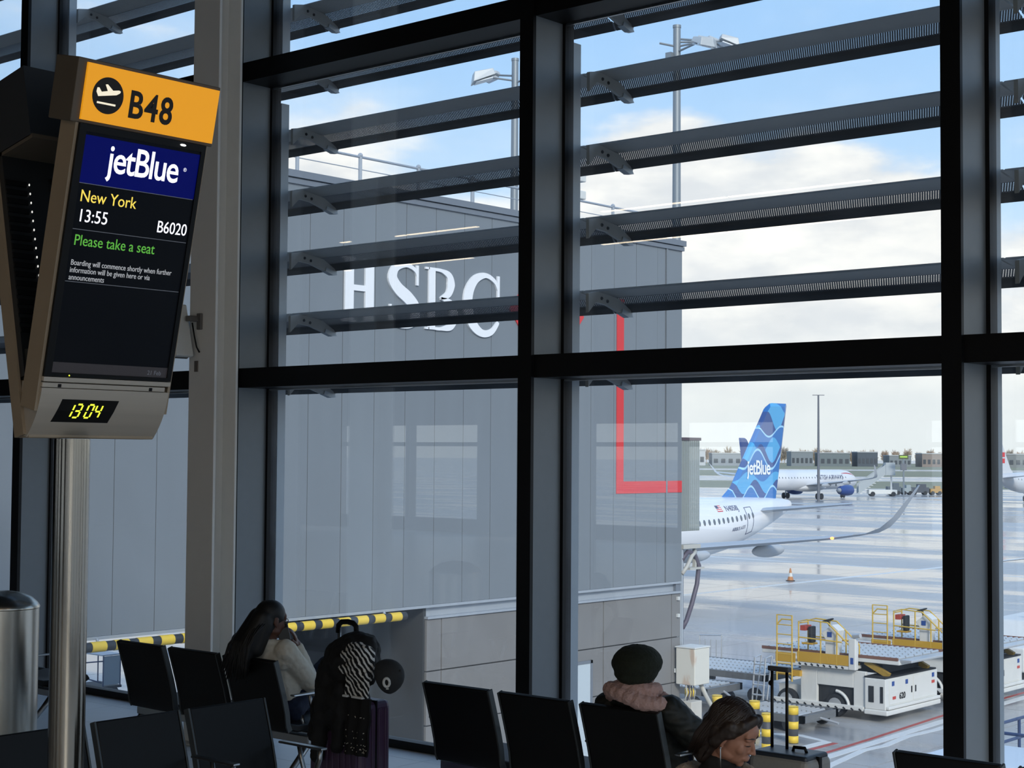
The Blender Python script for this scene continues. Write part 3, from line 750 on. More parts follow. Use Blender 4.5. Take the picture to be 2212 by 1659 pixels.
stroke('letter_c', [(0.93, 0.76), (0.84, 0.90), (0.60, 0.985), (0.33, 0.90), (0.16, 0.68), (0.14, 0.42), (0.26, 0.16), (0.50, 0.015), (0.76, 0.05), (0.94, 0.22)],
       [0.03, 0.06, 0.07, 0.13, 0.18, 0.19, 0.17, 0.11, 0.09, 0.05], [(0.91, 0.97, 0.62, 1.0)])
# red and white hexagon emblem
hx0, hx1, hz, hh = 31.50, 34.62, 5.92, 0.88
hm = (hx0+hx1)/2; qa = (hx1-hx0)/4
tri = lambda pts, n_, m_: MB().prism(pts, WL, 0.0, 0.03).build(n_, m_, pb)
tri([(hx0, hz), (hx0+qa, hz+hh), (hx0+qa, hz-hh)], 'emblem_triangle', SIGNR)
tri([(hx1, hz), (hx1-qa, hz-hh), (hx1-qa, hz+hh)], 'emblem_triangle', SIGNR)
tri([(hm, hz), (hx1-qa, hz+hh), (hx0+qa, hz+hh)], 'emblem_triangle', SIGNR)
tri([(hm, hz), (hx0+qa, hz-hh), (hx1-qa, hz-hh)], 'emblem_triangle', SIGNR)
tri([(hm, hz), (hx0+qa, hz+hh), (hx0+qa, hz-hh)], 'emblem_field', SIGNW)
tri([(hm, hz), (hx1-qa, hz-hh), (hx1-qa, hz+hh)], 'emblem_field', SIGNW)
MB().box(XB, XB+0.02, 36.14, 36.46, 1.06, 6.55).build('red_band', SIGNR, pb)
MB().box(XB, XB+0.021, 36.46, 39.33, 1.06, 1.40).build('red_band', SIGNR, pb)
# striped height bar under the edge
hb = thing('height_barrier', 'black and yellow striped height bar hung along the pier building underside', 'barrier', (XB+0.15, 23, -1.74))
MB().cyl((XB+0.15, 13.0, -1.74), (XB+0.15, 27.62, -1.74), 0.10, n=16).build('bar', mat('black bar paint', '#2b2d30', 0.5), hb, smooth='auto')
ym = MB().cyl((XB+0.15, 0, -1.74), (XB+0.15, 0.34, -1.74), 0.106, n=16).mesh('yellow_band')
YELB = mat('yellow hazard paint', '#edc93f', 0.5, var=0.06, scale=4)
y = 27.1
while y > 13.2:
    o = link('yellow_band', ym, YELB, hb, smooth='auto'); o.location = Vector(o.location)+Vector((0, y, 0)); y -= 0.555
for y in (15, 19, 23, 27): MB().cyl((XB+0.05, y, -1.6), (XB+0.15, y, -1.74), 0.03, n=8).build('hanger', CHAN, hb)
# roof gear
rs = thing('roof_loudspeaker', 'white boxy twin-horn loudspeaker on the roof edge of the clad building', 'loudspeaker', (XB-0.4, 34.6, 8.5))
MB().box(XB-0.55, XB-0.25, 34.18, 34.62, 9.25, 9.98).build('body', WHITEP, rs, bevel=0.02)
for a in (9.74, 9.25): MB().box(XB-0.55, XB-0.25, 34.62, 35.05, a, a+0.24).build('horn', WHITEP, rs, bevel=0.03)
MB().cyl((XB-0.4, 34.4, 8.5), (XB-0.4, 34.4, 9.25), 0.05, n=8).build('pole', CHAN, rs)
ah = thing('roof_hook', 'thin grey hooked stub mast on the roof of the clad building', 'mast', (XB-0.6, 30.75, 8.5))
MB().cyl((XB-0.6, 30.75, 8.5), (XB-0.6, 30.75, 9.15), 0.03, n=8).build('pole', CHAN, ah)
MB().tube([(XB-0.6, 30.75+0.16*math.cos(a), 9.28+0.16*math.sin(a)) for a in [PI*0.95+i*PI*1.1/10 for i in range(11)]], 0.03, 8).build('hook', CHAN, ah, smooth=True)
MB().ell((XB-0.6, 30.75, 9.0), (0.06, 0.06, 0.05), 8, 6).build('collar', CHAN, ah)

# ------------------------------------------------------------------ jet bridge end and its services
JB = mat('corrugated grey steel', '#9aa19f', 0.5, 0.2, var=0.06)
jb = thing('jet_bridge', 'grey corrugated jet bridge end projecting past the clad building corner', 'jet bridge', (XB-3, 40.2, GZ))
jy0, jy1, jz0, jz1 = 39.4, 40.78, -0.12, 2.6
MB().box(XB-14, XB-0.35, jy0, jy1-0.05, jz0, jz1).build('tunnel', JB, jb)
rib_me = MB().prism([(0.0, 0.0), (0.02, 0.05), (0.06, 0.05), (0.08, 0.0)], lambda u, v, d: (XB-0.35+v, u, d), jz0, jz1).mesh('rib')
for i in range(13):
    o = link('rib', rib_me, JB, jb); o.location = Vector(o.location)+Vector((0, jy0+0.06+0.1*i, 0))
MB().box(XB-14, XB-0.28, jy0, jy1, jz1, jz1+0.09).build('roof_edge', mat('maroon roof edge', '#53454c', 0.5), jb)
MB().cyl((XB-0.55, 39.58, GZ), (XB-0.55, 39.58, jz0), 0.16, n=14).build('support_leg', CHAN, jb)
hs_ = thing('hose_bundle', 'grey service pipes and looped hose hanging below the jet bridge end', 'hose', (XB-0.3, 39.6, GZ))
for yy, r_, nm in ((39.42, 0.035, 'pipe'), (39.50, 0.05, 'pipe'), (39.56, 0.025, 'pipe')): MB().cyl((XB-0.1, yy, GZ+2.4), (XB-0.1, yy, -0.55), r_, n=8).build(nm, CHAN if r_ > 0.03 else CLADT, hs_)
HOSE = mat('purple grey hose', '#57505e', 0.5); HOSEP = mat('pale hose', '#bcbab2', 0.5)
MB().tube([(XB-0.1, 39.5, -0.95), (XB-0.1, 39.8, -0.72), (XB-0.1, 40.15, -0.78), (XB-0.1, 40.40, -1.15), (XB-0.1, 40.30, -1.7), (XB-0.1, 40.02, -2.3), (XB-0.1, 39.75, -2.75), (XB-0.1, 39.55, -2.95)], 0.07, 10).build('hose', HOSE, hs_, smooth=True)
MB().tube([(XB-0.05, 39.45, -1.35), (XB-0.05, 39.7, -1.15), (XB-0.05, 39.95, -0.85), (XB-0.05, 40.15, -0.72)], 0.06, 10).build('hose', HOSEP, hs_, smooth=True)
MB().box(XB-0.3, XB+0.0, 39.45, 40.35, -0.62, -0.50).box(XB-0.2, XB-0.1, 40.2, 40.28, -1.2, -0.55).box(XB-0.3, XB, 39.8, 40.55, -1.25, -1.19).build('hose_tray', HOSEP, hs_)
# control cabinet and plinth
cb = thing('control_cabinet', 'rusty white control cabinet on a stained plinth by the building corner', 'cabinet', (XB+0.4, 39.35, GZ))
RUST = mat('white enamel with rust', '#dad7cc', 0.5, var=0.05)
rn = RUST.node_tree; bsd = rn.nodes['Principled BSDF']
nzz = N(rn, 'ShaderNodeTexNoise', i_Scale=1.6, i_Detail=5.0); tcc = N(rn, 'ShaderNodeTexCoord'); mpp = N(rn, 'ShaderNodeMapping'); mpp.inputs['Scale'].default_value = (1.5, 1.5, 0.7)
rn.links.new(tcc.outputs['Object'], mpp.inputs[0]); rn.links.new(mpp.outputs[0], nzz.inputs[0])
rn.links.new(MIXC(rn, MA(rn, 'MULTIPLY', SMOOTH(rn, nzz.outputs[0], 0.58, 0.68), 0.5), lin('#dad7cc'), lin('#b98a63')), bsd.inputs['Base Color'])
MB().box(XB+0.08, XB+0.75, 38.95, 39.72, -4.52, -3.46).build('cabinet', RUST, cb, bevel=0.03)
MB().box(XB+0.06, XB+0.77, 38.93, 39.74, -3.46, -3.42).build('cabinet_roof', WHITEP, cb, bevel=0.01)
MB().box(XB+0.08, XB+0.7, 38.86, 39.40, GZ, -4.98).build('plinth', mat('stained pale concrete', '#c9c4ba', 0.8, var=0.18, scale=2.2), cb, bevel=0.02)
for i in range(5):
    a = 39.0+0.09*i
    MB().tube([(XB+0.4, a, -4.52), (XB+0.45, a+0.05*math.sin(i*2), -4.75), (XB+0.4, a-0.05+0.03*i, -4.98)], 0.022, 6).build('cable', HOSE if i % 2 else HOSEP, cb, smooth=True)
MB().tube([(XB+0.5, 39.6, -4.52), (XB+0.6, 39.75, -4.9), (XB+0.75, 40.0, -5.4), (XB+0.9, 40.25, -5.7), (XB+1.2, 40.5, -5.85)], 0.07, 8).build('duct', HOSEP, cb, smooth=True)

# ------------------------------------------------------------------ striped bollards
BBLK = mat('grey black bollard band', '#4a4c50', 0.55)
bol_y = [(0.02, 0.22), (0.42, 0.63), (0.83, 1.05)]
body_me = MB().lathe([(0.15, 0), (0.15, 1.04)], n=20).mesh('bollard_body')
band_me = [MB().lathe([(0.157, a), (0.157, b)], n=20).mesh('band') for a, b in bol_y]
ring_me = MB().lathe([(0.157, 1.03), (0.157, 1.055), (0.13, 1.055), (0.13, 1.03)], n=20, cap=False).mesh('rim')
fill_me = MB().lathe([(0.13, 1.02), (0.13, 1.04)], n=20).mesh('fill')
for me in (body_me, *band_me): me.polygons.foreach_set('use_smooth', [len(p.vertices) == 4 for p in me.polygons])
tops = [((1713, 1526), 'yellow and black bollard standing just right of the tall suitcase handle'),
        ((1657, 1541), 'yellow and black bollard seen just left of the suitcase handle rods'),
        ((1630, 1514), 'yellow topped bollard rising behind the dark haired woman, nearer the loader'),
        ((1549, 1502), 'yellow topped bollard just above the dark haired woman on the left'),
        ((1490, 1488), 'yellow and black bollard half hidden behind the rusty white cabinet')]
for (px, py), lab in tops:
    p = at(px, py, Z=GZ+1.05)
    t = thing('bollard', lab, 'bollard', (p.x, p.y, GZ), group='striped bollards by the building corner')
    b = link('body', body_me, BBLK, t, world=False)
    for me in band_me: link('yellow_band', me, YELB, t, world=False)
    link('rim', ring_me, YELB, t, world=False); link('fill', fill_me, BBLK, t, world=False)
# cone on the apron
cn = thing('traffic_cone', 'small orange and white traffic cone on the wet apron', 'cone', (-56.2, 93.3, GZ))
ORG = mat('orange cone plastic', '#c0814f', 0.5)
c0 = (-56.2, 93.3, GZ)
MB().lathe([(0.30, 0.0), (0.30, 0.05), (0.24, 0.06)], c0, n=16).build('base', mat('dark cone base', '#4a3a2c', 0.6), cn)
MB().lathe([(0.21, 0.05), (0.15, 0.30)], c0, n=16).build('lower_cone', ORG, cn); MB().lathe([(0.15, 0.30), (0.10, 0.54)], c0, n=16).build('white_band', WHITEP, cn); MB().lathe([(0.10, 0.54), (0.035, 0.85)], c0, n=16).build('upper_cone', ORG, cn)

# ------------------------------------------------------------------ floodlight masts
MASTM = mat('galvanised mast', '#8f969b', 0.5, 0.5, var=0.06)
def mast(label, x, y, top, heads, r=0.17):
    t = thing('floodlight_mast', label, 'light mast', (x, y, GZ), group='floodlight masts')
    MB().lathe([(r*1.5, GZ), (r*1.05, top-4), (r, top), (r*1.12, top), (r*1.12, top+0.12)], (x, y, 0), n=16).build('pole', MASTM, t, smooth='auto')
    u = Vector((RGT.x, RGT.y, 0)).normalized(); v = Vector((FWD.x, FWD.y, 0)).normalized()
    for a, z, L, s_ in heads:
        d = u*math.cos(a)+v*math.sin(a)
        c = Vector((x, y, z))
        arm_ = MB().cyl(c, c+d*(L-0.3)+Vector((0, 0, 0.12)), 0.05, n=8).build('arm', MASTM, t)
        e = c+d*L+Vector((0, 0, -0.05))
        m_ = Matrix.Translation(e) @ Matrix.Rotation(math.atan2(d.y, d.x), 4, 'Z') @ Matrix.Rotation(math.radians(18), 4, 'Y')
        h_ = MB(); p = [m_ @ Vector(q) for q in ((-0.35*s_, -0.28*s_, 0.12), (0.45*s_, -0.38*s_, 0.02), (0.45*s_, 0.38*s_, 0.02), (-0.35*s_, 0.28*s_, 0.12), (-0.35*s_, -0.2*s_, 0.30*s_), (0.3*s_, -0.28*s_, 0.34*s_), (0.3*s_, 0.28*s_, 0.34*s_), (-0.35*s_, 0.2*s_, 0.30*s_))]
        h_.add(p, [(0,3,2,1),(4,5,6,7),(0,1,5,4),(1,2,6,5),(2,3,7,6),(3,0,4,7)]).build('lamp_head', mat('pale lamp housing', '#c3c6c6', 0.45, 0.2), t, bevel=0.03)
        MB().obox(m_ @ Matrix.Translation((0.05*s_, 0, -0.0)), 0.6*s_, 0.5*s_, 0.05).build('lamp_glass', mat('lamp glass', '#dfe4e8', 0.2), t)
    return t
m1 = mast('tall floodlight mast with lamp cluster in front of the big cloud', -41.4, 59.0, 21.4, [(0.1, 20.75, 2.3, 1.15), (-0.35, 20.55, 1.3, 1.1), (0.5, 20.9, 1.9, 1.0), (-1.0, 20.3, 1.7, 1.1), (3.3, 20.55, 1.1, 0.01)])
MB().box(-41.75, -41.45, 58.6, 58.9, 19.8, 20.25).build('ballast_box', MASTM, m1); MB().cyl((-41.2, 59.1, 13.1), (-40.75, 59.4, 13.1), 0.05, n=8).ell((-40.75, 59.4, 13.0), (0.16, 0.16, 0.14), 8, 6).build('camera_dome', MASTM, m1)
mast('shorter looking floodlight mast half hidden by the middle window mullion', -51.8, 59.9, 21.7, [(3.3, 20.7, 1.5, 1.5), (2.7, 20.95, 1.2, 1.0), (-0.6, 20.6, 1.0, 1.0)])
p = at(1767, 990, Z=GZ)
fx, fy = -153.0, 264.0
t = thing('apron_light_pole', 'slender distant apron light pole rising behind the parked white airliner', 'light pole', (fx, fy, GZ))
MB().lathe([(0.28, GZ), (0.16, 13.75)], (fx, fy, 0), n=10).build('pole', mat('dark slender pole', '#6b6e75', 0.5), t)
u = Vector((RGT.x, RGT.y, 0)).normalized(); c = Vector((fx, fy, 13.7))
for s_ in (-1, 1): MB().bar(c, c+u*s_*1.1, 0.25, 0.12).build('lamp_head', mat('dark slender pole', '#6b6e75', 0.5), t)
# ================================================================== airliners
WHITEA = mat('white aircraft paint', '#e6e7ea', 0.28, var=0.02, coat=0.3)
GREYA = mat('grey wing paint', '#b4b8bd', 0.35, var=0.04)
DARKA = mat('dark grey rubber and bays', '#33353a', 0.7)
def wave_fin():
    m = bpy.data.materials.new('blue wave fin livery'); m.use_nodes = True; t = m.node_tree; b = t.nodes['Principled BSDF']
    b.inputs['Roughness'].default_value = 0.3
    tcn = N(t, 'ShaderNodeTexCoord'); sp = N(t, 'ShaderNodeSeparateXYZ'); t.links.new(tcn.outputs['Object'], sp.inputs[0])
    y, z = sp.outputs[1], sp.outputs[2]
    mid, lt_, nav, pal = lin('#2f73b8'), lin('#55aadc'), lin('#39558f'), lin('#a3d3f2')
    col = mid
    L = [(11.45, 0.45, 2.2, 2.4, lt_), (10.55, 0.62, 2.6, 0.6, nav), (9.95, 0.35, 2.0, 3.2, pal), (9.83, 0.35, 2.0, 3.2, mid),
         (8.95, 0.55, 2.1, 1.0, lt_), (8.45, 0.60, 2.3, 2.4, nav), (8.15, 0.62, 1.9, 0.5, pal), (8.00, 0.62, 1.9, 0.5, mid),
         (6.95, 0.32, 1.9, 2.6, lt_), (6.30, 0.45, 2.3, 4.0, nav), (5.95, 0.45, 2.4, 1.2, pal), (5.82, 0.45, 2.4, 1.2, mid)]
    for z0_, a, k, ph, c in L:
        wv = MA(t, 'ADD', MA(t, 'MULTIPLY', MA(t, 'SINE', MA(t, 'ADD', MA(t, 'MULTIPLY', y, k), ph)), a), z0_)
        col = MIXC(t, MA(t, 'LESS_THAN', z, wv), col, c)
    t.links.new(col, b.inputs['Base Color']); return m
def airfoil(le, te, zc, th, x, n=7):
    up_ = [(le+(te-le)*s, th*math.sin(PI*min(1, s*1.0)**0.6)*0.62) for s in [i/n for i in range(n+1)]]
    lo_ = [(le+(te-le)*s, -th*math.sin(PI*s**0.6)*0.38) for s in [i/n for i in range(n-1, 0, -1)]]
    return [(x, yy, zc+zz) for yy, zz in up_+lo_]
def airliner(name, label, loc, rz, fin_mat, body=WHITEA, eng=None, group='airliners on the apron', winglet=None, detail=False, belly=None):
    r = thing(name, label, 'airplane', loc, rz, group)
    K = [(0.0, 3.2, .06), (.35, 3.24, .48), (1.1, 3.33, .92), (2.4, 3.5, 1.42), (4.3, 3.68, 1.84), (6.5, 3.75, 1.975), (30, 3.75, 1.975), (33, 3.83, 1.90), (36, 4.02, 1.68), (39, 4.36, 1.30), (41.5, 4.70, .90), (43.3, 4.95, .55), (44.2, 5.06, .34), (44.5, 5.09, .16)]
    R = [[(rr_*math.cos(2*PI*j/36), yy, zz+rr_*math.sin(2*PI*j/36)) for j in range(36)] for yy, zz, rr_ in K]
    fu = MB().rings(R).build('fuselage', body, r, smooth=True, world=False)
    # belly fairing
    MB().ell((0, 19, 2.35), (2.05, 6.5, 0.95), 20, 10).build('belly_fairing', belly or body, r, smooth=True, world=False)
    fp = [(35.9, 5.30), (36.3, 5.66), (37.3, 6.30), (41.75, 11.55), (42.0, 11.72), (42.3, 11.76), (44.05, 11.76), (44.1, 11.6), (42.75, 5.4), (42.5, 4.9), (36, 5.0)]
    ce = (40.6, 8.0)
    mb = MB(); n = len(fp)
    mb.v = [(0.0, y_, z_) for y_, z_ in fp]+[(0.20, ce[0]+(y_-ce[0])*0.86, ce[1]+(z_-ce[1])*0.94) for y_, z_ in fp]+[(-0.20, ce[0]+(y_-ce[0])*0.86, ce[1]+(z_-ce[1])*0.94) for y_, z_ in fp]
    mb.f = [tuple(range(n, 2*n)), tuple(range(2*n, 3*n))]+[(j, (j+1) % n, n+(j+1) % n, n+j) for j in range(n)]+[(j, (j+1) % n, 2*n+(j+1) % n, 2*n+j) for j in range(n)]
    fn = mb.build('tail_fin', fin_mat, r, world=False)
    for s in (1, -1):
        w_ = MB().rings([airfoil(15.6, 22.6, 2.75, .75, s*1.6), airfoil(18.4, 22.9, 3.2, .48, s*6.2), airfoil(22.0, 24.2, 4.2, .22, s*15.6), airfoil(22.7, 24.4, 4.38, .18, s*16.7)])
        wg = w_.build('wing', GREYA, r, smooth='auto', world=False)
        sh = [(16.7, 22.7, 24.4, 4.38, 0), (17.2, 23.1, 24.55, 4.47, .25), (17.65, 23.7, 24.85, 4.75, .6), (17.95, 24.4, 25.3, 5.25, .85), (18.35, 25.7, 26.2, 6.45, .95), (18.45, 26.3, 26.5, 6.85, 1)]
        R = []
        for x_, le, te, zc, tilt in sh:
            R.append([(s*(x_+0.05*(1-tilt)*0+tilt*0.07), le, zc), (s*(x_+tilt*0.05), (le+te)/2, zc+.07*(1-tilt)), (s*x_, te, zc), (s*(x_-tilt*0.05), (le+te)/2, zc-.05*(1-tilt))])
        MB().rings(R).build('winglet', winglet or GREYA, r, smooth='auto', world=False)
        for x_, y_, z_, L_ in ((6.6, 23.4, 2.85, 1.9), (11.2, 23.8, 3.35, 1.6)):
            MB().ell((s*x_, y_, z_), (0.26, L_, 0.36), 12, 10).build('flap_fairing', GREYA, wg, smooth=True, world=False)
        MB().rings([airfoil(38.6, 42.4, 4.75, .34, s*0.6), airfoil(41.6, 43.2, 5.32, .14, s*6.2)]).build('tailplane', GREYA, r, smooth='auto', world=False)
        e = MB().lathe([(0.80, 12.6), (1.02, 12.75), (1.10, 13.6), (1.05, 15.2), (0.78, 16.6), (0.6, 16.9)], (s*5.75, 0, 1.75), n=24, axis='y').build('engine', eng or body, r, smooth='auto', world=False)
        MB().lathe([(0.55, 16.8), (0.30, 17.6), (0.05, 18.0)], (s*5.75, 0, 1.75), n=16, axis='y').build('exhaust_cone', GREYA, e, smooth=True, world=False)
        MB().lathe([(0.84, 12.62), (0.84, 12.66)], (s*5.75, 0, 1.75), n=24, axis='y').build('fan_face', DARKA, e, world=False)
        MB().box(s*5.75-.14, s*5.75+.14, 14.0, 18.2, 2.6, 3.05).build('pylon', GREYA, r, world=False)
        g = MB().cyl((s*3.8, 21.2, 0.6), (s*3.8, 21.2, 2.6), .16, n=10).build('main_gear', GREYA, r, world=False)
        for dx in (-.45, .45): MB().lathe([(.3, -.2), (.58, -.16), (.6, 0), (.58, .16), (.3, .2)], (s*3.8+dx, 21.2, 0.6), n=18, axis='x').build('wheel', DARKA, g, smooth='auto', world=False)
    g = MB().cyl((0, 5.3, 0.4), (0, 5.3, 2.1), .12, n=10).build('nose_gear', GREYA, r, world=False)
    for dx in (-.28, .28): MB().lathe([(.2, -.12), (.38, -.1), (.38, .1), (.2, .12)], (dx, 5.3, 0.39), n=16, axis='x').build('wheel', DARKA, g, smooth='auto', world=False)
    def onskin(y_, ang):
        for (ya, za, ra), (yb, zb, rb) in zip(K, K[1:]):
            if ya <= y_ <= yb:
                f_ = (y_-ya)/(yb-ya); zz = za+(zb-za)*f_; rr_ = ra+(rb-ra)*f_
                return Vector((rr_*math.cos(ang), y_, zz+rr_*math.sin(ang)))
    for s in (1, -1):
        i = 0; y_ = 7.5
        while y_ < 38.2:
            a_ = 0.24 if s > 0 else PI-0.24
            p = onskin(y_, a_)
            o = link('cabin_window', WIN_ME, mat('dark cabin glass', '#555a62', 0.2), fu, world=False); o.location = p; o.rotation_euler = (0, -(0.24) if s > 0 else PI+0.24, 0)
            y_ += 0.55 if detail else 1.1
    MB().add([onskin(1.5, PI*0.5-a)+Vector((0, -0.0, 0.02)) for a in (-0.7, -0.25, 0.25, 0.7)]+[onskin(2.3, PI*0.5-a)+Vector((0, 0, 0.02)) for a in (-0.75, -0.25, 0.25, 0.75)], [(0,1,5,4),(1,2,6,5),(2,3,7,6)]).build('cockpit_glass', mat('dark cabin glass', '#555a62', 0.2), fu, world=False)
    r['_k'] = 0; del r['_k']
    return r, fu, fn, onskin
WIN_ME = MB().ell((0, 0, 0), (0.018, 0.13, 0.19), 10, 6).mesh('cabin_window')
Y0P = 93.2-44.5
jr, jf, jfin, skin = airliner('airliner', 'white airliner with blue wave patterned tail fin parked nose to the terminal', (-56.2, Y0P, GZ), 0, wave_fin(), detail=True)
text('fin_lettering', 'jetBlue', 1.30, (0.24, 38.95, 7.10), (0, 1, 0), (0, 0, 1), SIGNW, None, bold=0.02, sx=0.84, spacing=0.92)
o = bpy.data.objects['fin_lettering']; o.parent = jfin; o.location = (0, 0, 0)
def skin_text(s_, y_, ang, size, m, nm='lettering', **kw):
    p = skin(y_, ang)
    me = text_mesh(s_, size, extrude=0.004, **kw)
    for v in me.vertices:                                           # wrap the print round the hull
        yy = y_+v.co.x; rr_ = 1.9; q = skin(yy, ang+v.co.y/rr_)
        nrm = Vector((math.cos(ang+v.co.y/rr_), 0, math.sin(ang+v.co.y/rr_)))
        v.co = q+nrm*(0.012+v.co.z)
    return link(nm, me, m, jf, world=False)
NAVYP = mat('navy hull print', '#3a4468', 0.5)
skin_text('N4058J', 34.6, 0.56, 0.62, NAVYP, 'registration', sx=0.85)
skin_text('AIRBUS A321', 34.9, -0.18, 0.34, NAVYP, 'type_lettering', shear=0.2, sx=0.9)
for i in range(7):
    q = [skin(33.6+u_, 0.56+v_/1.9)+Vector((0.015, 0, 0.01)) for u_, v_ in ((0, .07*i), (.62, .07*i), (.62, .07*i+.07), (0, .07*i+.07))]
    MB().add(q, [(0, 1, 2, 3)]).build('flag_stripe', SIGNR if i % 2 == 0 else SIGNW, jf, world=False)
q = [skin(33.6+u_, 0.56+v_/1.9)+Vector((0.022, 0, 0.014)) for u_, v_ in ((0, .24), (.28, .24), (.28, .49), (0, .49))]
MB().add(q, [(0, 1, 2, 3)]).build('flag_canton', NAVYP, jf, world=False)
for ya, yb, a0, a1 in ((36.9, 36.95, -0.5, 0.62), (37.75, 37.8, -0.5, 0.62)):
    n_ = 14; R = []
    for i in range(n_+1):
        a_ = a0+(a1-a0)*i/n_; R.append([skin(ya, a_)*1, skin(ya, a_)+Vector((math.cos(a_)*.012, 0, math.sin(a_)*.012)), skin(yb, a_)+Vector((math.cos(a_)*.012, 0, math.sin(a_)*.012)), skin(yb, a_)])
    MB().rings(R).build('door_seam', NAVYP, jf, world=False)
for a_ in (-0.5, 0.62):
    R = []
    for i in range(9):
        yy = 36.9+.9*i/8; R.append([skin(yy, a_)+Vector((math.cos(a_)*d_, 0, math.sin(a_)*d_)) for d_ in (0, .012)]+[skin(yy, a_+.025)+Vector((math.cos(a_)*d_, 0, math.sin(a_)*d_)) for d_ in (.012, 0)])
    MB().rings(R).build('door_seam', NAVYP, jf, world=False)
MB().ell((15.9, 22.15, 4.22), (.10, .10, .07), 8, 6).build('wing_tip_light', mat('orange wing light', '#ff7a3a', 0.4, emit=6.0), jr, world=False)
MB().cyl((0, 33.2, 5.6), (0, 33.35, 6.15), .06, .02, n=6).build('antenna', WHITEA, jr, world=False)
# other airliners further off
BAFIN = mat('navy red tail', '#3a4f86', 0.35)
BLUEE = mat('navy engine paint', '#2f4a8c', 0.3)
ba, bf, bfin, bskin = airliner('airliner', 'distant white airliner with navy engine parked behind the blue wave tail fin', (-164.6, 299.0, GZ), PI, BAFIN, eng=BLUEE)
me = text_mesh('BRITISH AIRWAYS', 1.3, extrude=0.01)
for v in me.vertices:
    yy = 19.0-v.co.x; ag = PI-0.05-v.co.y/1.975; q = bskin(yy, ag); v.co = q+Vector((math.cos(ag), 0, math.sin(ag)))*(0.03+v.co.z)
link('lettering', me, NAVYP, bf, world=False)
RIB = mat('red ribbon paint', '#c23a40', 0.4)
R = []
for i in range(9):
    yy = 3.2+5.5*i/8; wv = 0.10*math.sin(PI*i/8)+0.02; a_ = PI-0.62-0.05*i/8
    R.append([bskin(yy, a_)+Vector((-.03, 0, .03)), bskin(yy, a_-wv)+Vector((-.03, 0, .03)), bskin(yy, a_-wv), bskin(yy, a_)])
MB().rings(R).build('ribbon_mark', RIB, bf, world=False)
AAFIN = mat('grey white tail', '#d3d5d8', 0.35)
aa, af, afin, askin = airliner('airliner', 'distant pale grey airliner with red tail squares at the right edge', (-123.5, 319.0, GZ), PI, AAFIN, body=mat('pale grey airliner paint', '#c9cbcf', 0.3))
for zz in (7.4, 8.5):
    for s in (1, -1): MB().box(*sorted((s*0.205, s*0.23)), 40.2, 42.2, zz, zz+0.85).build('tail_square', SIGNR, afin, world=False)
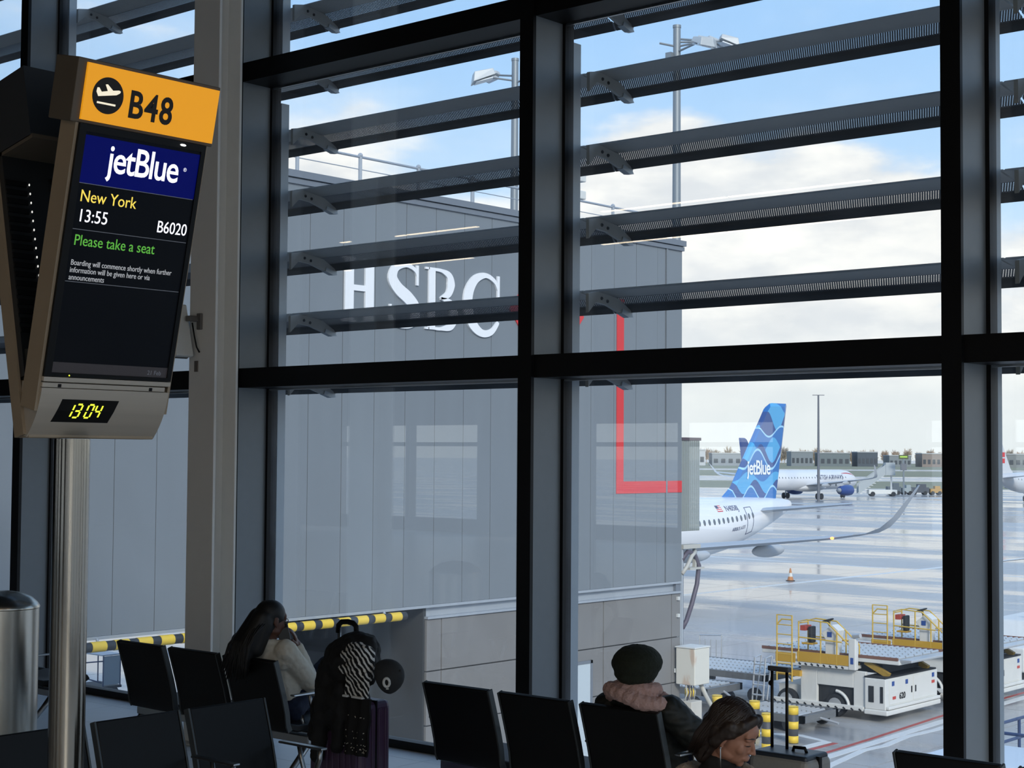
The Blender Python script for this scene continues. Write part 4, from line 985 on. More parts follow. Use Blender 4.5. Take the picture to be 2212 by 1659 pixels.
# ================================================================== ground equipment
LWH = mat('white loader paint', '#dcdcd8', 0.45, var=0.06, scale=3)
LYE = mat('ochre loader panel', '#c79b32', 0.5, var=0.08, scale=3)
LRL = mat('yellow grab rail', '#d6b24c', 0.45, var=0.06)
LDK = mat('dark loader machinery', '#26282b', 0.7, var=0.2)
LGR = mat('grey roller steel', '#c6c8ca', 0.35, 0.5, var=0.08)
LBL = mat('blue decal', '#2d4f94', 0.5)
def loader(label, ox, oy, number):
    t = thing('cargo_loader', label, 'cargo loader', (ox, oy, GZ), group='white cargo loaders in a line')
    B = lambda n, m, *bx, **kw: [mbx for mbx in [MB()] if [mbx.box(*q) for q in bx]][0].build(n, m, t, world=False, **kw)
    # chassis and side panels
    B('chassis', LWH, (-4.0, -0.6, 0.25, 3.3, 0.35, 0.85))
    B('side_panel', LWH, (-3.05, -2.45, 0.0, 0.12, 0.36, 1.52), (-2.45, -1.15, 0.0, 0.12, 0.98, 1.52), (-1.15, -0.72, 0.0, 0.12, 0.36, 1.52), bevel=0.02)
    B('wheel_well', LDK, (-2.45, -1.15, 0.10, 0.14, 0.28, 0.98))
    B('nose_box', LWH, (-0.72, 0.0, -0.08, 3.45, 0.40, 1.36), bevel=0.03)
    B('nose_skirt', LWH, (-0.72, 0.09, -0.14, 3.52, 0.24, 0.40), bevel=0.04)
    B('bumper', LWH, (0.0, 0.12, -0.05, 3.45, 0.42, 0.52), bevel=0.03)
    B('nose_shelf', LDK, (-0.74, -0.02, -0.06, 3.40, 1.36, 1.41))
    for a, b in ((-0.58, -0.40), (-0.18, -0.08)): B('grille', LDK, (a, b, -0.095, -0.08, 0.62, 1.12))
    for a, b in ((0.15, 1.65), (1.75, 3.25)): B('door_panel', LWH, (0.0, 0.018, a, b, 0.55, 1.30), bevel=0.01)
    for y_ in (1.58, 1.85): B('door_handle', LDK, (0.018, 0.035, y_, y_+0.06, 0.8, 1.0))
    for y_, z_ in ((0.35, 0.70), (3.0, 0.95)): B('red_reflector', mat('red reflector', '#c0463c', 0.4), (0.018, 0.03, y_, y_+0.2, z_, z_+0.09))
    for y_, z_ in ((0.30, 1.12), (1.2, 1.10), (3.02, 1.14)): B('decal', LBL, (0.018, 0.026, y_, y_+0.16, z_, z_+0.14))
    if number: text('fleet_number', number, 0.27, (0.028, 0.78, 0.68), (0, 1, 0), (0, 0, 1), LDK, None, extrude=0.003, bold=0.006)
    if number: o = COL.objects[-1]; o.parent = t; o.location = (0, 0, 0)
    # wheels
    for y_ in (0.15, 3.0):
        for x_ in (-1.82, -3.6):
            w_ = MB().lathe([(0.16, -0.14), (0.34, -0.13), (0.37, 0), (0.34, 0.13), (0.16, 0.14)], (x_, y_, 0.37), n=22, axis='y').build('wheel', LDK, t, smooth='auto', world=False)
            MB().lathe([(0.18, -0.15), (0.21, -0.145), (0.24, -0.14), (0.24, -0.10), (0.10, -0.10), (0.08, -0.16), (0.01, -0.165)], (x_, y_, 0.37), n=18, axis='y').build('hub', LGR, w_, smooth='auto', world=False)
    MB().tube([(-1.82+0.5*math.cos(a), 0.02, 0.34+0.5*math.sin(a)) for a in [PI*0.05+i*PI*0.42/6 for i in range(7)]], 0.05, 6).build('mudguard', LWH, t, world=False)
    sk = B('side_skirt', LWH, (-4.1, -0.75, -0.10, 0.02, 0.30, 0.44), bevel=0.02)
    for i in range(12): MB().obox(Matrix.Translation((-3.95+0.28*i, -0.105, 0.335)) @ Matrix.Rotation(0.6, 4, 'Y'), 0.10, 0.012, 0.05).build('hazard_mark', LDK, sk, world=False)
    # lifting gear and deck
    for y_ in (0.35, 3.0):
        MB().bar((-0.9, y_, 1.80), (-0.1, y_, 1.42), 0.16, 0.16).build('scissor_arm', mat('yellow black arm', '#a98a3a', 0.5, var=0.3), t, world=False)
        MB().bar((-2.2, y_, 1.5), (-1.0, y_, 1.85), 0.16, 0.16).build('scissor_arm', LDK, t, world=False)
    B('lift_bay', LDK, (-2.5, -0.4, 0.5, 3.1, 1.45, 1.78))
    dk = B('deck', LWH, (-4.6, 0.35, 0.15, 3.35, 1.80, 1.93), bevel=0.02)
    B('deck_lip', LGR, (0.35, 0.75, 0.2, 3.3, 1.90, 1.98), bevel=0.02)
    for y_ in (0.17, 3.31): B('deck_guide', mat('brown guide rail', '#7e5a4c', 0.6), (-4.6, 0.3, y_-0.03, y_+0.03, 1.93, 2.02))
    rl = MB()
    for i in range(24):
        for j in range(5):
            rl.cyl((-4.45+0.2*i, 0.35+0.58*j, 1.975), (-4.45+0.2*i, 0.35+0.58*j+0.50, 1.975), 0.045, n=6)
    rl.build('roller_bed', LGR, dk, world=False)['kind'] = 'stuff'
    # operator platform
    B('platform', LWH, (-3.95, -1.10, -0.22, 0.42, 1.56, 1.66), bevel=0.01)
    B('kick_panel', LYE, (-3.05, -1.20, -0.23, -0.20, 1.68, 2.00)); B('kick_panel', LYE, (-3.85, -3.12, -0.23, -0.20, 1.62, 1.92)); B('kick_panel', LYE, (-3.9, -3.0, -0.15, 0.05, 1.18, 1.36))
    B('end_post', LWH, (-1.20, -0.95, -0.24, -0.04, 1.56, 2.55), bevel=0.03)
    B('decal', LBL, (-1.12, -1.02, -0.25, -0.24, 1.75, 1.95))
    for i in range(8): MB().obox(Matrix.Translation((-2.95+0.22*i, -0.225, 1.61)) @ Matrix.Rotation(0.6, 4, 'Y'), 0.09, 0.012, 0.05).build('hazard_mark', LDK, t, world=False)
    def rail(*pts, r=0.024): return MB().tube(pts, r, 6).build('grab_rail', LRL, t, world=False)
    for y_ in (-0.21, 0.38):
        rail((-3.0, y_, 1.66), (-3.0, y_, 2.95), (-2.7, y_, 3.02), (-1.95, y_, 2.98), (-1.15, y_, 2.30), (-1.15, y_, 1.66))
        rail((-3.0, y_, 2.45), (-1.45, y_, 2.40)); rail((-2.2, y_, 1.66), (-2.2, y_, 3.0)); rail((-1.62, y_, 1.66), (-1.62, y_, 2.72))
    rail((-1.15, -0.21, 2.3), (-1.15, 0.38, 2.3)); rail((-3.0, 0.38, 2.9), (-3.0, -0.21, 2.9))
    for x_ in (-3.80, -3.24): rail((x_, -0.22, 1.0), (x_, -0.22, 3.12))
    for i in range(7): rail((-3.80, -0.22, 1.25+0.31*i), (-3.24, -0.22, 1.25+0.31*i), r=0.018)
    rail((-3.80, -0.22, 2.8), (-3.62, -0.22, 2.98), (-3.24, -0.22, 2.98))
    MB().box(-2.98, -2.80, -0.15, 0.25, 2.66, 2.82).build('seat_headrest', mat('red cushion', '#b0473a', 0.6), t, world=False)
    MB().box(-2.72, -2.60, -0.1, 0.2, 2.28, 2.80).build('seat_back', LDK, t, world=False, bevel=0.03)
    MB().box(-2.95, -2.55, -0.12, 0.22, 2.22, 2.28).build('seat_cushion', LYE, t, world=False, bevel=0.02)
    MB().prism([(-2.1, 1.66), (-1.72, 1.66), (-1.72, 2.35), (-1.62, 2.75), (-1.85, 2.92), (-2.25, 2.62), (-2.1, 2.45)], lambda u, v, d: (u, d, v), -0.10, 0.30).build('console', LWH, t, world=False, bevel=0.02)
    B('decal', LBL, (-2.02, -1.86, -0.112, -0.10, 2.52, 2.68))
    MB().tube([(-2.12+0.17*math.cos(a), 0.10+0.19*math.sin(a), 3.02+0.06*math.cos(a)) for a in [2*PI*i/16 for i in range(17)]], 0.022, 6).build('steering_wheel', LDK, t, world=False)
    MB().cyl((-2.05, 0.1, 2.85), (-2.12, 0.1, 3.02), 0.03, n=8).build('steering_column', LDK, t, world=False)
    MB().cyl((-1.05, -0.2, 2.62), (-0.78, -0.22, 2.66), 0.075, n=12).build('work_lamp', LGR, t, world=False)
    for z_, s_, x_ in ((1.30, 'COMMANDER', -1.6), (1.12, 'LOADER', -2.2)):
        pass
    return t
loader('white cargo loader with yellow railed platform in front, next to the bollards', -24.04, 45.6, '620')
loader('white cargo loader with yellow railed platform, parked behind the first one', -23.5, 51.0, '')
# vehicle beyond the loaders with a red beacon
v = thing('service_van', 'white service van with red beacon beyond the second cargo loader', 'van', (-25.5, 60.0, GZ))
MB().prism([(0, 0.4), (0, 1.3), (0.9, 1.45), (1.6, 2.15), (5.0, 2.2), (5.1, 0.4)], lambda a, b, d: (-26.5+d, 57.0+a, GZ+b), 0, 2.0).build('body', LWH, v, bevel=0.08)
MB().prism([(0.95, 1.50), (1.58, 2.10), (1.75, 2.10), (1.3, 1.48)], lambda a, b, d: (-26.52+d, 57.0+a, GZ+b), 0, 2.04).build('windscreen', LDK, v)
MB().lathe([(0.12, 2.2), (0.11, 2.42), (0.02, 2.45)], (-25.4, 59.5, GZ), n=12).build('beacon', mat('red beacon', '#cf3d36', 0.3), v)
for y_ in (58.0, 61.0):
    for x_ in (-26.45, -24.6): MB().lathe([(0.2, -0.1), (0.36, -0.1), (0.36, 0.1), (0.2, 0.1)], (x_, y_, GZ+0.36), n=16, axis='x').build('wheel', LDK, v)
# roller dollies left of the loader
def dolly(label, x0, x1, y0, y1, z, rails=True):
    t = thing('pallet_dolly', label, 'dolly', ((x0+x1)/2, (y0+y1)/2, GZ), group='roller dollies by the building corner')
    MB().box(x0, x1, y0, y0+0.14, GZ+z-0.22, GZ+z).box(x0, x1, y1-0.14, y1, GZ+z-0.22, GZ+z).box(x0, x0+0.14, y0, y1, GZ+z-0.22, GZ+z).box(x1-0.14, x1, y0, y1, GZ+z-0.22, GZ+z).build('frame', mat('grey dolly frame', '#7d7f80', 0.55, 0.4, var=0.2), t)
    MB().box(x0+0.1, x1-0.1, y0+0.1, y1-0.1, GZ+z-0.16, GZ+z-0.08).build('tray', LDK, t)
    rb = MB(); n_ = int((x1-x0-0.3)/0.17); m_ = max(2, int((y1-y0)/0.7))
    for i in range(n_):
        for j in range(m_):
            ya = y0+0.2+j*(y1-y0-0.4)/m_; rb.cyl((x0+0.22+0.17*i, ya, GZ+z-0.03), (x0+0.22+0.17*i, ya+(y1-y0-0.4)/m_-0.08, GZ+z-0.03), 0.055, n=6)
    rb.build('roller_bed', LGR, t)['kind'] = 'stuff'
    for x_ in (x0+0.5, x1-0.5):
        for y_ in (y0+0.1, y1-0.1): MB().lathe([(0.1, -0.08), (0.24, -0.08), (0.24, 0.08), (0.1, 0.08)], (x_, y_, GZ+0.24), n=14, axis='y').build('wheel', LDK, t)
    MB().tube([(x1-0.05, (y0+y1)/2, GZ+z-0.15), (x1+0.6, (y0+y1)/2, GZ+0.25)], 0.04, 6).build('tow_bar', LGR, t)
    if rails:
        for y_ in (y0+0.05, y1-0.05):
            MB().tube([(x0+0.05, y_, GZ+z), (x0+0.05, y_, GZ+z+0.75), (x0+1.0, y_, GZ+z+0.8), (x0+1.0, y_, GZ+z)], 0.03, 6).build('guard_rail', LGR, t)
            for k in (1, 2, 3): MB().cyl((x0+0.05+0.24*k, y_, GZ+z), (x0+0.05+0.24*k, y_, GZ+z+0.62), 0.018, n=6).build('guard_bar', LGR, t)
    return t
dolly('grey roller dolly with guard rail, farther one left of the cargo loader', -33.6, -28.9, 46.4, 49.4, 0.95)
dolly('grey roller dolly with guard rail, nearer one behind the bollards', -32.6, -29.3, 43.4, 45.6, 0.75)
dolly('low grey roller dolly without rails right behind the bollards', -27.6, -25.0, 42.2, 44.3, 0.50, rails=False)
lf = thing('ladder_frame', 'white step ladder frame standing between dolly and cargo loader', 'ladder', (-28.0, 44.6, GZ))
for x_ in (-28.25, -27.85): MB().tube([(x_, 44.5, GZ), (x_, 44.7, GZ+1.75), (x_+0.0, 45.05, GZ+1.8)], 0.03, 6).build('rail', LGR, lf)
for i in range(5): MB().box(-28.25, -27.85, 44.48+0.04*i, 44.62+0.04*i, GZ+0.25+0.32*i, GZ+0.28+0.32*i).build('step', LGR, lf)
MB().cyl((-28.25, 44.7, GZ+0.02), (-28.25, 45.1, GZ+1.8), 0.025, n=6).cyl((-27.85, 44.7, GZ+0.02), (-27.85, 45.1, GZ+1.8), 0.025, n=6).build('stay', LGR, lf)
# service truck right under the window
tk = thing('service_truck', 'white service truck with blue handrail and wing mirror, lower right outside', 'truck', (-13.2, 31, GZ))
BLR = mat('navy handrail', '#2c3f66', 0.45)
MB().box(-14.45, -11.9, 28.6, 30.8, GZ+0.5, GZ+2.55).build('cab', mat('pale blue white cab', '#cdd9e3', 0.4, var=0.04), tk, bevel=0.10)
MB().box(-14.30, -12.05, 28.56, 28.62, GZ+1.35, GZ+2.38).build('windscreen', mat('dark truck glass', '#30363b', 0.1), tk)
MB().box(-14.45, -11.9, 31.0, 37.2, GZ+0.9, GZ+1.9).build('body', LWH, tk, bevel=0.03)
for y_ in (31.2, 33.2, 35.2, 37.0):
    for x_ in (-14.4, -11.95): MB().cyl((x_, y_, GZ+1.9), (x_, y_, GZ+2.72), 0.035, n=8).build('rail_post', BLR, tk)
for z_ in (2.30, 2.70):
    for x_ in (-14.4, -11.95): MB().cyl((x_, 31.2, GZ+z_), (x_, 37.0, GZ+z_), 0.035, n=8).build('hand_rail', BLR, tk)
    for y_ in (31.2, 37.0): MB().cyl((-14.4, y_, GZ+z_), (-11.95, y_, GZ+z_), 0.035, n=8).build('hand_rail', BLR, tk)
for s_, x_ in ((-1, -14.45), (1, -11.9)):
    MB().tube([(x_, 28.9, GZ+2.3), (x_+s_*0.28, 28.8, GZ+2.36), (x_+s_*0.40, 28.8, GZ+2.30)], 0.025, 6).build('mirror_arm', BLR, tk)
    MB().box(x_+s_*0.40-0.12, x_+s_*0.40+0.12, 28.72, 28.84, GZ+1.88, GZ+2.30).build('mirror', mat('dark mirror case', '#39434a', 0.4), tk, bevel=0.05)
for y_ in (29.5, 35.8):
    for x_ in (-14.4, -11.95): MB().lathe([(0.2, -0.13), (0.45, -0.13), (0.45, 0.13), (0.2, 0.13)], (x_, y_, GZ+0.45), n=18, axis='x').build('wheel', LDK, tk)
# cart and rail seen under the pier
wr = thing('baggage_cart', 'small baggage cart with clear side panel on the bright apron below the striped bar', 'cart', (-33, 24.3, GZ))
px = at(250, 1470, X=-33)
cy0 = px.y
MB().box(-33.9, -32.2, cy0-0.2, cy0+0.75, GZ+0.35, GZ+0.45).build('deck', LDK, wr)
for y_ in (cy0-0.15, cy0+0.7):
    for x_ in (-33.85, -32.25): MB().cyl((x_, y_, GZ+0.45), (x_, y_, GZ+1.75), 0.03, n=6).build('post', BLR, wr)
MB().box(-32.26, -32.24, cy0-0.15, cy0+0.7, GZ+0.5, GZ+1.7).build('side_panel', mat('scratched clear panel', '#9aa6ad', 0.2), wr)
MB().box(-33.86, -32.22, cy0-0.2, cy0+0.75, GZ+1.72, GZ+1.77).build('roof', CHAN, wr)
for x_ in (-33.6, -32.5):
    for y_ in (cy0-0.1, cy0+0.6): MB().lathe([(0.05, -0.05), (0.17, -0.05), (0.17, 0.05), (0.05, 0.05)], (x_, y_, GZ+0.17), n=12, axis='x').build('wheel', LDK, wr)
MB().tube([(-32.3, cy0-0.15, GZ+1.5), (-32.3, cy0-2.4, GZ+1.55), (-32.3, cy0-2.4, GZ+0.3)], 0.03, 6).build('tow_frame', BLR, wr)
MB().tube([(-32.3, cy0-2.2, GZ+1.3), (-32.3, cy0-0.2, GZ+0.6)], 0.03, 6).build('tow_frame', BLR, wr)
wr.scale = (0.8, 0.8, 0.8); pc = at(240, 1506, Z=GZ); wr.location = Vector(wr.location)+Vector((pc.x+32.25, pc.y-cy0-0.27, 0))

# ------------------------------------------------------------------ far edge of the airfield
GRS = mat('winter grass', '#8d8b70', 0.9, var=0.15, scale=0.02)
def along(depth, lat): return Vector((FWD.x, FWD.y, 0)).normalized()*depth + Vector((RGT.x, RGT.y, 0)).normalized()*lat
fu_, ru_ = Vector((FWD.x, FWD.y, 0)).normalized(), Vector((RGT.x, RGT.y, 0)).normalized()
def field(name, d0, d1, m, z):
    q = [along(d0, -700), along(d0, 900), along(d1, 1500), along(d1, -1200)]
    return MB().add([(p.x, p.y, GZ-0.5) for p in q]+[(p.x, p.y, GZ-0.002) for p in q], [(3,2,1,0),(4,5,6,7),(0,1,5,4),(1,2,6,5),(2,3,7,6),(3,0,4,7)]).build(name, m)
for d0, d1, lab in ((430, 560, 'nearer strip of winter grass beyond the parked airliners'), (700, 1000, 'middle strip of winter grass between taxiways'), (1120, 2300, 'farthest strip of winter grass along the airfield edge')):
    g = field('grass_strip', d0, d1, GRS, 0.03); tag(g, lab, 'grass'); g['kind'] = 'stuff'
random.seed(11)
far = [(1485, 40, 14, '#b9bcc0', 'long pale hangar on the horizon behind the jet bridge'), (1575, 44, 11, '#8d949a', 'grey low hangar on the horizon left of the tail fin'),
       (1728, 26, 13, '#7d858a', 'grey terminal block on the horizon right of the tail fin'), (1798, 36, 12, '#6d777a', 'greenish low building on the horizon by the light pole'),
       (1868, 24, 13, '#4d565f', 'dark low building on the horizon above the passenger steps'), (1938, 26, 10, '#7e8588', 'long grey building on the horizon above the wing tip'),
       (2010, 28, 12, '#8a7f78', 'brownish building on the horizon beside the right mullion'), (2190, 40, 12, '#7a7f80', 'grey building on the horizon at the right edge')]
for px_, wpx, h_, c_, lab in far:
    d_ = 1500; lat = (px_-1106)/F_PX*d_; hw = wpx*d_/F_PX
    c = along(d_, lat)
    t = thing('horizon_building', lab, 'building', (c.x, c.y, GZ), group='low buildings on the horizon')
    mm = mat('facade '+c_, c_, 0.7)
    a = math.atan2(ru_.y, ru_.x); mx_ = Matrix.Translation((c.x, c.y, GZ+h_/2)) @ Matrix.Rotation(a, 4, 'Z')
    MB().obox(mx_, hw*1.8, 25, h_).build('block', mm, t)
    MB().obox(Matrix.Translation((c.x, c.y, GZ+h_+0.4)) @ Matrix.Rotation(a, 4, 'Z'), hw*1.85, 26, 0.8).build('roof_edge', mat('pale roof edge', '#b5b9bc', 0.6), t)
    for k in range(5):
        q = mx_ @ Matrix.Translation((hw*(-0.72+0.36*k), -12.6, -h_*0.1))
        MB().obox(q, hw*0.2, 0.4, h_*0.35).build('window_band', mat('dark window band', '#3c434b', 0.4), t)
TREE = [mat('bare twig brown', '#b8a68f', 0.95, var=0.25, scale=0.4), mat('bare twig grey', '#a39a8e', 0.95, var=0.25, scale=0.4), mat('russet twigs', '#b09780', 0.95, var=0.25, scale=0.4)]
tms = []
for k in range(4):
    rnd = random.Random(k); mb = MB()
    mb.cyl((0, 0, 0), (0, 0, 6), 0.45, 0.28, n=6)
    for i in range(150):
        a = rnd.uniform(0, 2*PI); z_ = rnd.uniform(2.5, 7.5); L_ = rnd.uniform(2.5, 6.0); up_ = rnd.uniform(0.25, 1.6)
        d_ = Vector((math.cos(a), math.sin(a), up_)).normalized(); p0 = Vector((0.2*math.cos(a), 0.2*math.sin(a), z_)); p1 = p0+d_*L_
        mb.cyl(p0, p1, 0.20, 0.07, n=3)
        for q in range(3):
            dd = (d_+Vector((rnd.uniform(-.8, .8), rnd.uniform(-.8, .8), rnd.uniform(-.2, .8)))).normalized(); b0 = p0.lerp(p1, rnd.uniform(.4, .95))
            mb.cyl(b0, b0+dd*rnd.uniform(1.0, 2.4), 0.13, 0.05, n=3)
    tms.append(mb.mesh('bare_tree'))
n_t = 0
for row, d_ in enumerate((1950, 2010, 2070)):
    px_ = 1478.0+7.5*row
    while px_ < 2240:
        c = along(d_, (px_-1106)/F_PX*d_)
        o = bpy.data.objects.new('bare_tree', tms[n_t % 4]); COL.objects.link(o)
        if not tms[n_t % 4].materials: tms[n_t % 4].materials.append(TREE[n_t % 3])
        o.location = (c.x, c.y, GZ); s_ = random.uniform(0.95, 1.12); o.scale = (s_, s_, s_*random.uniform(1.1, 1.6)); o.rotation_euler = (0, 0, random.uniform(0, 6))
        tag(o, 'bare brown winter tree in the tree line along the horizon', 'tree', 'bare trees along the horizon'); n_t += 1
        px_ += random.uniform(23, 26)
# passenger steps, ground units and stand sign near the white airliner
st = thing('passenger_steps', 'covered white passenger stairs vehicle beside the distant white airliner', 'stairs vehicle', (0, 0, GZ))
c = along(345, (1885-1106)/F_PX*345)
st.location = (c.x, c.y, GZ)
def ST(l, d, z): return c + ru_*l + fu_*d + Vector((0, 0, GZ+z))
mb = MB()
for d in (-1, 1):
    MB().add([ST(-3.2, d, 0.5), ST(2.6, d, 4.6), ST(2.6, d, 6.8), ST(-3.2, d, 2.6), ST(-3.2, d+.1, 0.5), ST(2.6, d+.1, 4.6), ST(2.6, d+.1, 6.8), ST(-3.2, d+.1, 2.6)], [(0,1,2,3),(7,6,5,4),(0,4,5,1),(1,5,6,2),(2,6,7,3),(3,7,4,0)]).build('side_canopy', mat('grey stair canopy', '#a9b0b3', 0.5), st)
for i in range(10): MB().add([ST(-3+.58*i+a, d, .5+.44*i+z) for z in (0, .12) for a, d in ((0, -1), (.6, -1), (.6, 1), (0, 1))], [(0,3,2,1),(4,5,6,7),(0,1,5,4),(1,2,6,5),(2,3,7,6),(3,0,4,7)]).build('step', LWH, st)
MB().add([ST(a, d, z) for z in (4.5, 7.2) for a, d in ((2.6, -1.1), (4.6, -1.1), (4.6, 1.1), (2.6, 1.1))], [(0,3,2,1),(4,5,6,7),(0,1,5,4),(1,2,6,5),(2,3,7,6),(3,0,4,7)]).build('top_cabin', mat('grey stair canopy', '#a9b0b3', 0.5), st)
MB().add([ST(a, d, z) for z in (0.5, 1.4) for a, d in ((-1, -1.1), (5, -1.1), (5, 1.1), (-1, 1.1))], [(0,3,2,1),(4,5,6,7),(0,1,5,4),(1,2,6,5),(2,3,7,6),(3,0,4,7)]).build('chassis', LWH, st)
for a in (-.2, 4.2): MB().cyl(ST(a, -1.2, .5), ST(a, 1.2, .5), .5, n=12).build('axle_wheels', LDK, st)
MB().bar(ST(4.0, 0, 1.4), ST(4.0, 0, 4.5), .3, .3).build('lift_post', LWH, st)
for px_, w_, h_, c_, lab in ((1930, 3.0, 2.6, '#59636b', 'dark ground unit beside the passenger stairs'), (1958, 2.2, 2.2, '#98a3a5', 'pale ground unit near the stand sign post'), (1985, 4.0, 2.4, '#4b5058', 'long dark baggage tractor near the wing tip'), (2020, 2.6, 2.0, '#b08a4a', 'ochre ground unit left of the right mullion')):
    c2 = along(360, (px_-1106)/F_PX*360)
    t = thing('ground_unit', lab, 'ground equipment', (c2.x, c2.y, GZ), group='ground units far across the apron')
    G = lambda l, d, z: c2 + ru_*l + fu_*d + Vector((0, 0, GZ+z))
    MB().add([G(a, d, z) for z in (0.5, h_*0.7) for a, d in ((-w_/2, -1), (w_/2, -1), (w_/2, 1), (-w_/2, 1))], [(0,3,2,1),(4,5,6,7),(0,1,5,4),(1,2,6,5),(2,3,7,6),(3,0,4,7)]).build('body', mat('unit '+c_, c_, 0.6), t)
    MB().add([G(a, d, z) for z in (h_*0.7, h_) for a, d in ((-w_*.1, -.9), (w_*.35, -.9), (w_*.35, .9), (-w_*.1, .9))], [(0,3,2,1),(4,5,6,7),(0,1,5,4),(1,2,6,5),(2,3,7,6),(3,0,4,7)]).build('cab', mat('unit '+c_, c_, 0.6), t)
    for a in (-w_*.3, w_*.3): MB().cyl(G(a, -1.05, .45), G(a, 1.05, .45), .45, n=10).build('axle_wheels', LDK, t)
c3 = along(340, (1952-1106)/F_PX*340)
sp_ = thing('stand_sign', 'green lettered stand number sign on a post across the apron', 'sign', (c3.x, c3.y, GZ))
G3 = lambda l, d, z: c3 + ru_*l + fu_*d + Vector((0, 0, GZ+z))
MB().cyl(G3(0, 0, 0), G3(0, 0, 8.0), .18, n=8).build('post', MASTM, sp_)
MB().bar(G3(-1.0, 0, 8.4), G3(1.0, 0, 8.4), .2, .9).build('sign_board', mat('dark green sign', '#4f5b33', 0.5), sp_)
MB().bar(G3(-0.75, -0.12, 8.45), G3(0.75, -0.12, 8.45), .04, .3).build('sign_text', mat('green sign text', '#9fc24a', 0.5, emit=0.3), sp_)
MB().bar(G3(-0.6, 0, 6.3), G3(0.6, 0, 6.3), .5, 1.4).build('lamp_box', mat('dark slender pole', '#6b6e75', 0.5), sp_)
# ================================================================== people
SKIN_D = mat('deep brown skin', '#5b3a2c', 0.5, var=0.08, scale=30)
SKIN_L = mat('light warm skin', '#966a56', 0.5, var=0.06, scale=30)
HAIRK = mat('black hair', '#090807', 0.55, var=0.3, scale=60, stretch=(6, 6, 0.6))
HAIRB = mat('dark brown hair', '#20140e', 0.5, var=0.35, scale=60, stretch=(6, 6, 0.6))
JKT = mat('ivory jacket cloth', '#cfcabb', 0.8, var=0.06, scale=40, bump=0.15)
JEAN = mat('navy denim', '#16233d', 0.8, var=0.15, scale=80)
COAT = mat('dark green waxed coat', '#181b17', 0.6, var=0.2, scale=14)
WOOL = mat('olive green wool beret', '#20261a', 0.95, var=0.3, scale=90, bump=0.4)
FUR = mat('dusty pink fleece collar', '#c7a59d', 0.95, var=0.2, scale=70, bump=0.5)
FLC = mat('grey beige fleece collar', '#97897a', 0.95, var=0.3, scale=60, bump=0.6)
DKC = mat('black coat cloth', '#0a0a0b', 0.85, var=0.2)
SHOE = mat('black shoe leather', '#111112', 0.45)
def frame(f, n):
    f = Vector(f).normalized(); n = Vector(n); n = (n-f*n.dot(f)).normalized(); s = f.cross(n)
    return f, n, s
def hand(mb, wrist, f, n, curl=0.6, side=1, k=1.0):
    """palm with five separate bent fingers; f along the hand, n out of the palm; side = thumb side"""
    f, n, s = frame(f, n); s = s*side; w = Vector(wrist)
    rot = Matrix((s, f, n)).transposed()
    mb.ell(w+f*0.05*k, (0.040*k, 0.052*k, 0.015*k), 12, 8, rot)
    mb.cap(w-f*0.02*k, w+f*0.02*k, 0.026*k, 0.028*k)
    for i, (o_, L) in enumerate(((0.030, 0.070), (0.010, 0.078), (-0.010, 0.073), (-0.029, 0.058))):
        p = w+f*(0.088-0.004*abs(i-1))*k+s*o_*k; d = f.copy(); a = 0.0
        for j, fr in enumerate((0.45, 0.32, 0.23)):
            a += curl*(0.7 if j == 0 else 0.9)
            d = f*math.cos(a)+n*math.sin(a); q = p+d*L*fr*k
            mb.cap(p, q, (0.0092-0.0008*j)*k, (0.0086-0.0008*j)*k, 8); p = q
    p = w+f*0.028*k+s*0.034*k
    for j, (L, a, b) in enumerate(((0.040, 0.75, 0.2), (0.030, 0.45, 0.5*curl+0.2))):
        d = (f*math.cos(a)+s*math.sin(a)*0.9+n*b).normalized(); q = p+d*L*k
        mb.cap(p, q, (0.0115-0.001*j)*k, (0.0105-0.001*j)*k, 8); p = q
def head(mb, c, R, female=True):
    c = Vector(c)
    E = lambda p, r, n=14, m=10: mb.ell(c+R @ Vector(p), r, n, m, R)
    Cp = lambda a, b, r0, r1: mb.cap(c+R @ Vector(a), c+R @ Vector(b), r0, r1, 10)
    E((0, -.014, .034), (.074, .092, .082), 20, 14); E((0, .022, -.026), (.060, .062, .084), 18, 12)
    E((0, .030, -.068), (.046, .050, .038)); E((0, .060, -.092), (.018, .018, .016))
    E((0, .066, .030), (.050, .020, .030)); E((.026, .073, .016), (.020, .010, .008)); E((-.026, .073, .016), (.020, .010, .008))
    Cp((0, .079, .008), (0, .099, -.030), .0062, .0080); E((0, .100, -.033), (.0085, .0095, .0080), 10, 8)
    for s in (-1, 1):
        E((s*.0095, .090, -.036), (.006, .010, .006), 8, 6); E((s*.034, .055, -.026), (.023, .022, .026)); E((s*.030, .069, -.001), (.0145, .012, .0085), 10, 8)
        E((s*.076, -.006, -.008), (.009, .019, .030), 10, 8); E((s*.078, -.010, .012), (.006, .017, .012), 8, 6); E((s*.076, .000, -.036), (.006, .009, .010), 8, 6)
        E((s*.046, .010, -.066), (.016, .036, .024))
    E((0, .083, -.061), (.021, .009, .0048), 10, 8); E((0, .082, -.070), (.018, .0095, .0058), 10, 8); E((0, .077, -.066), (.024, .006, .010), 10, 8)
def strands(mb, roots, rnd, L=(0.2, 0.3), r=0.006, n=10):
    pass
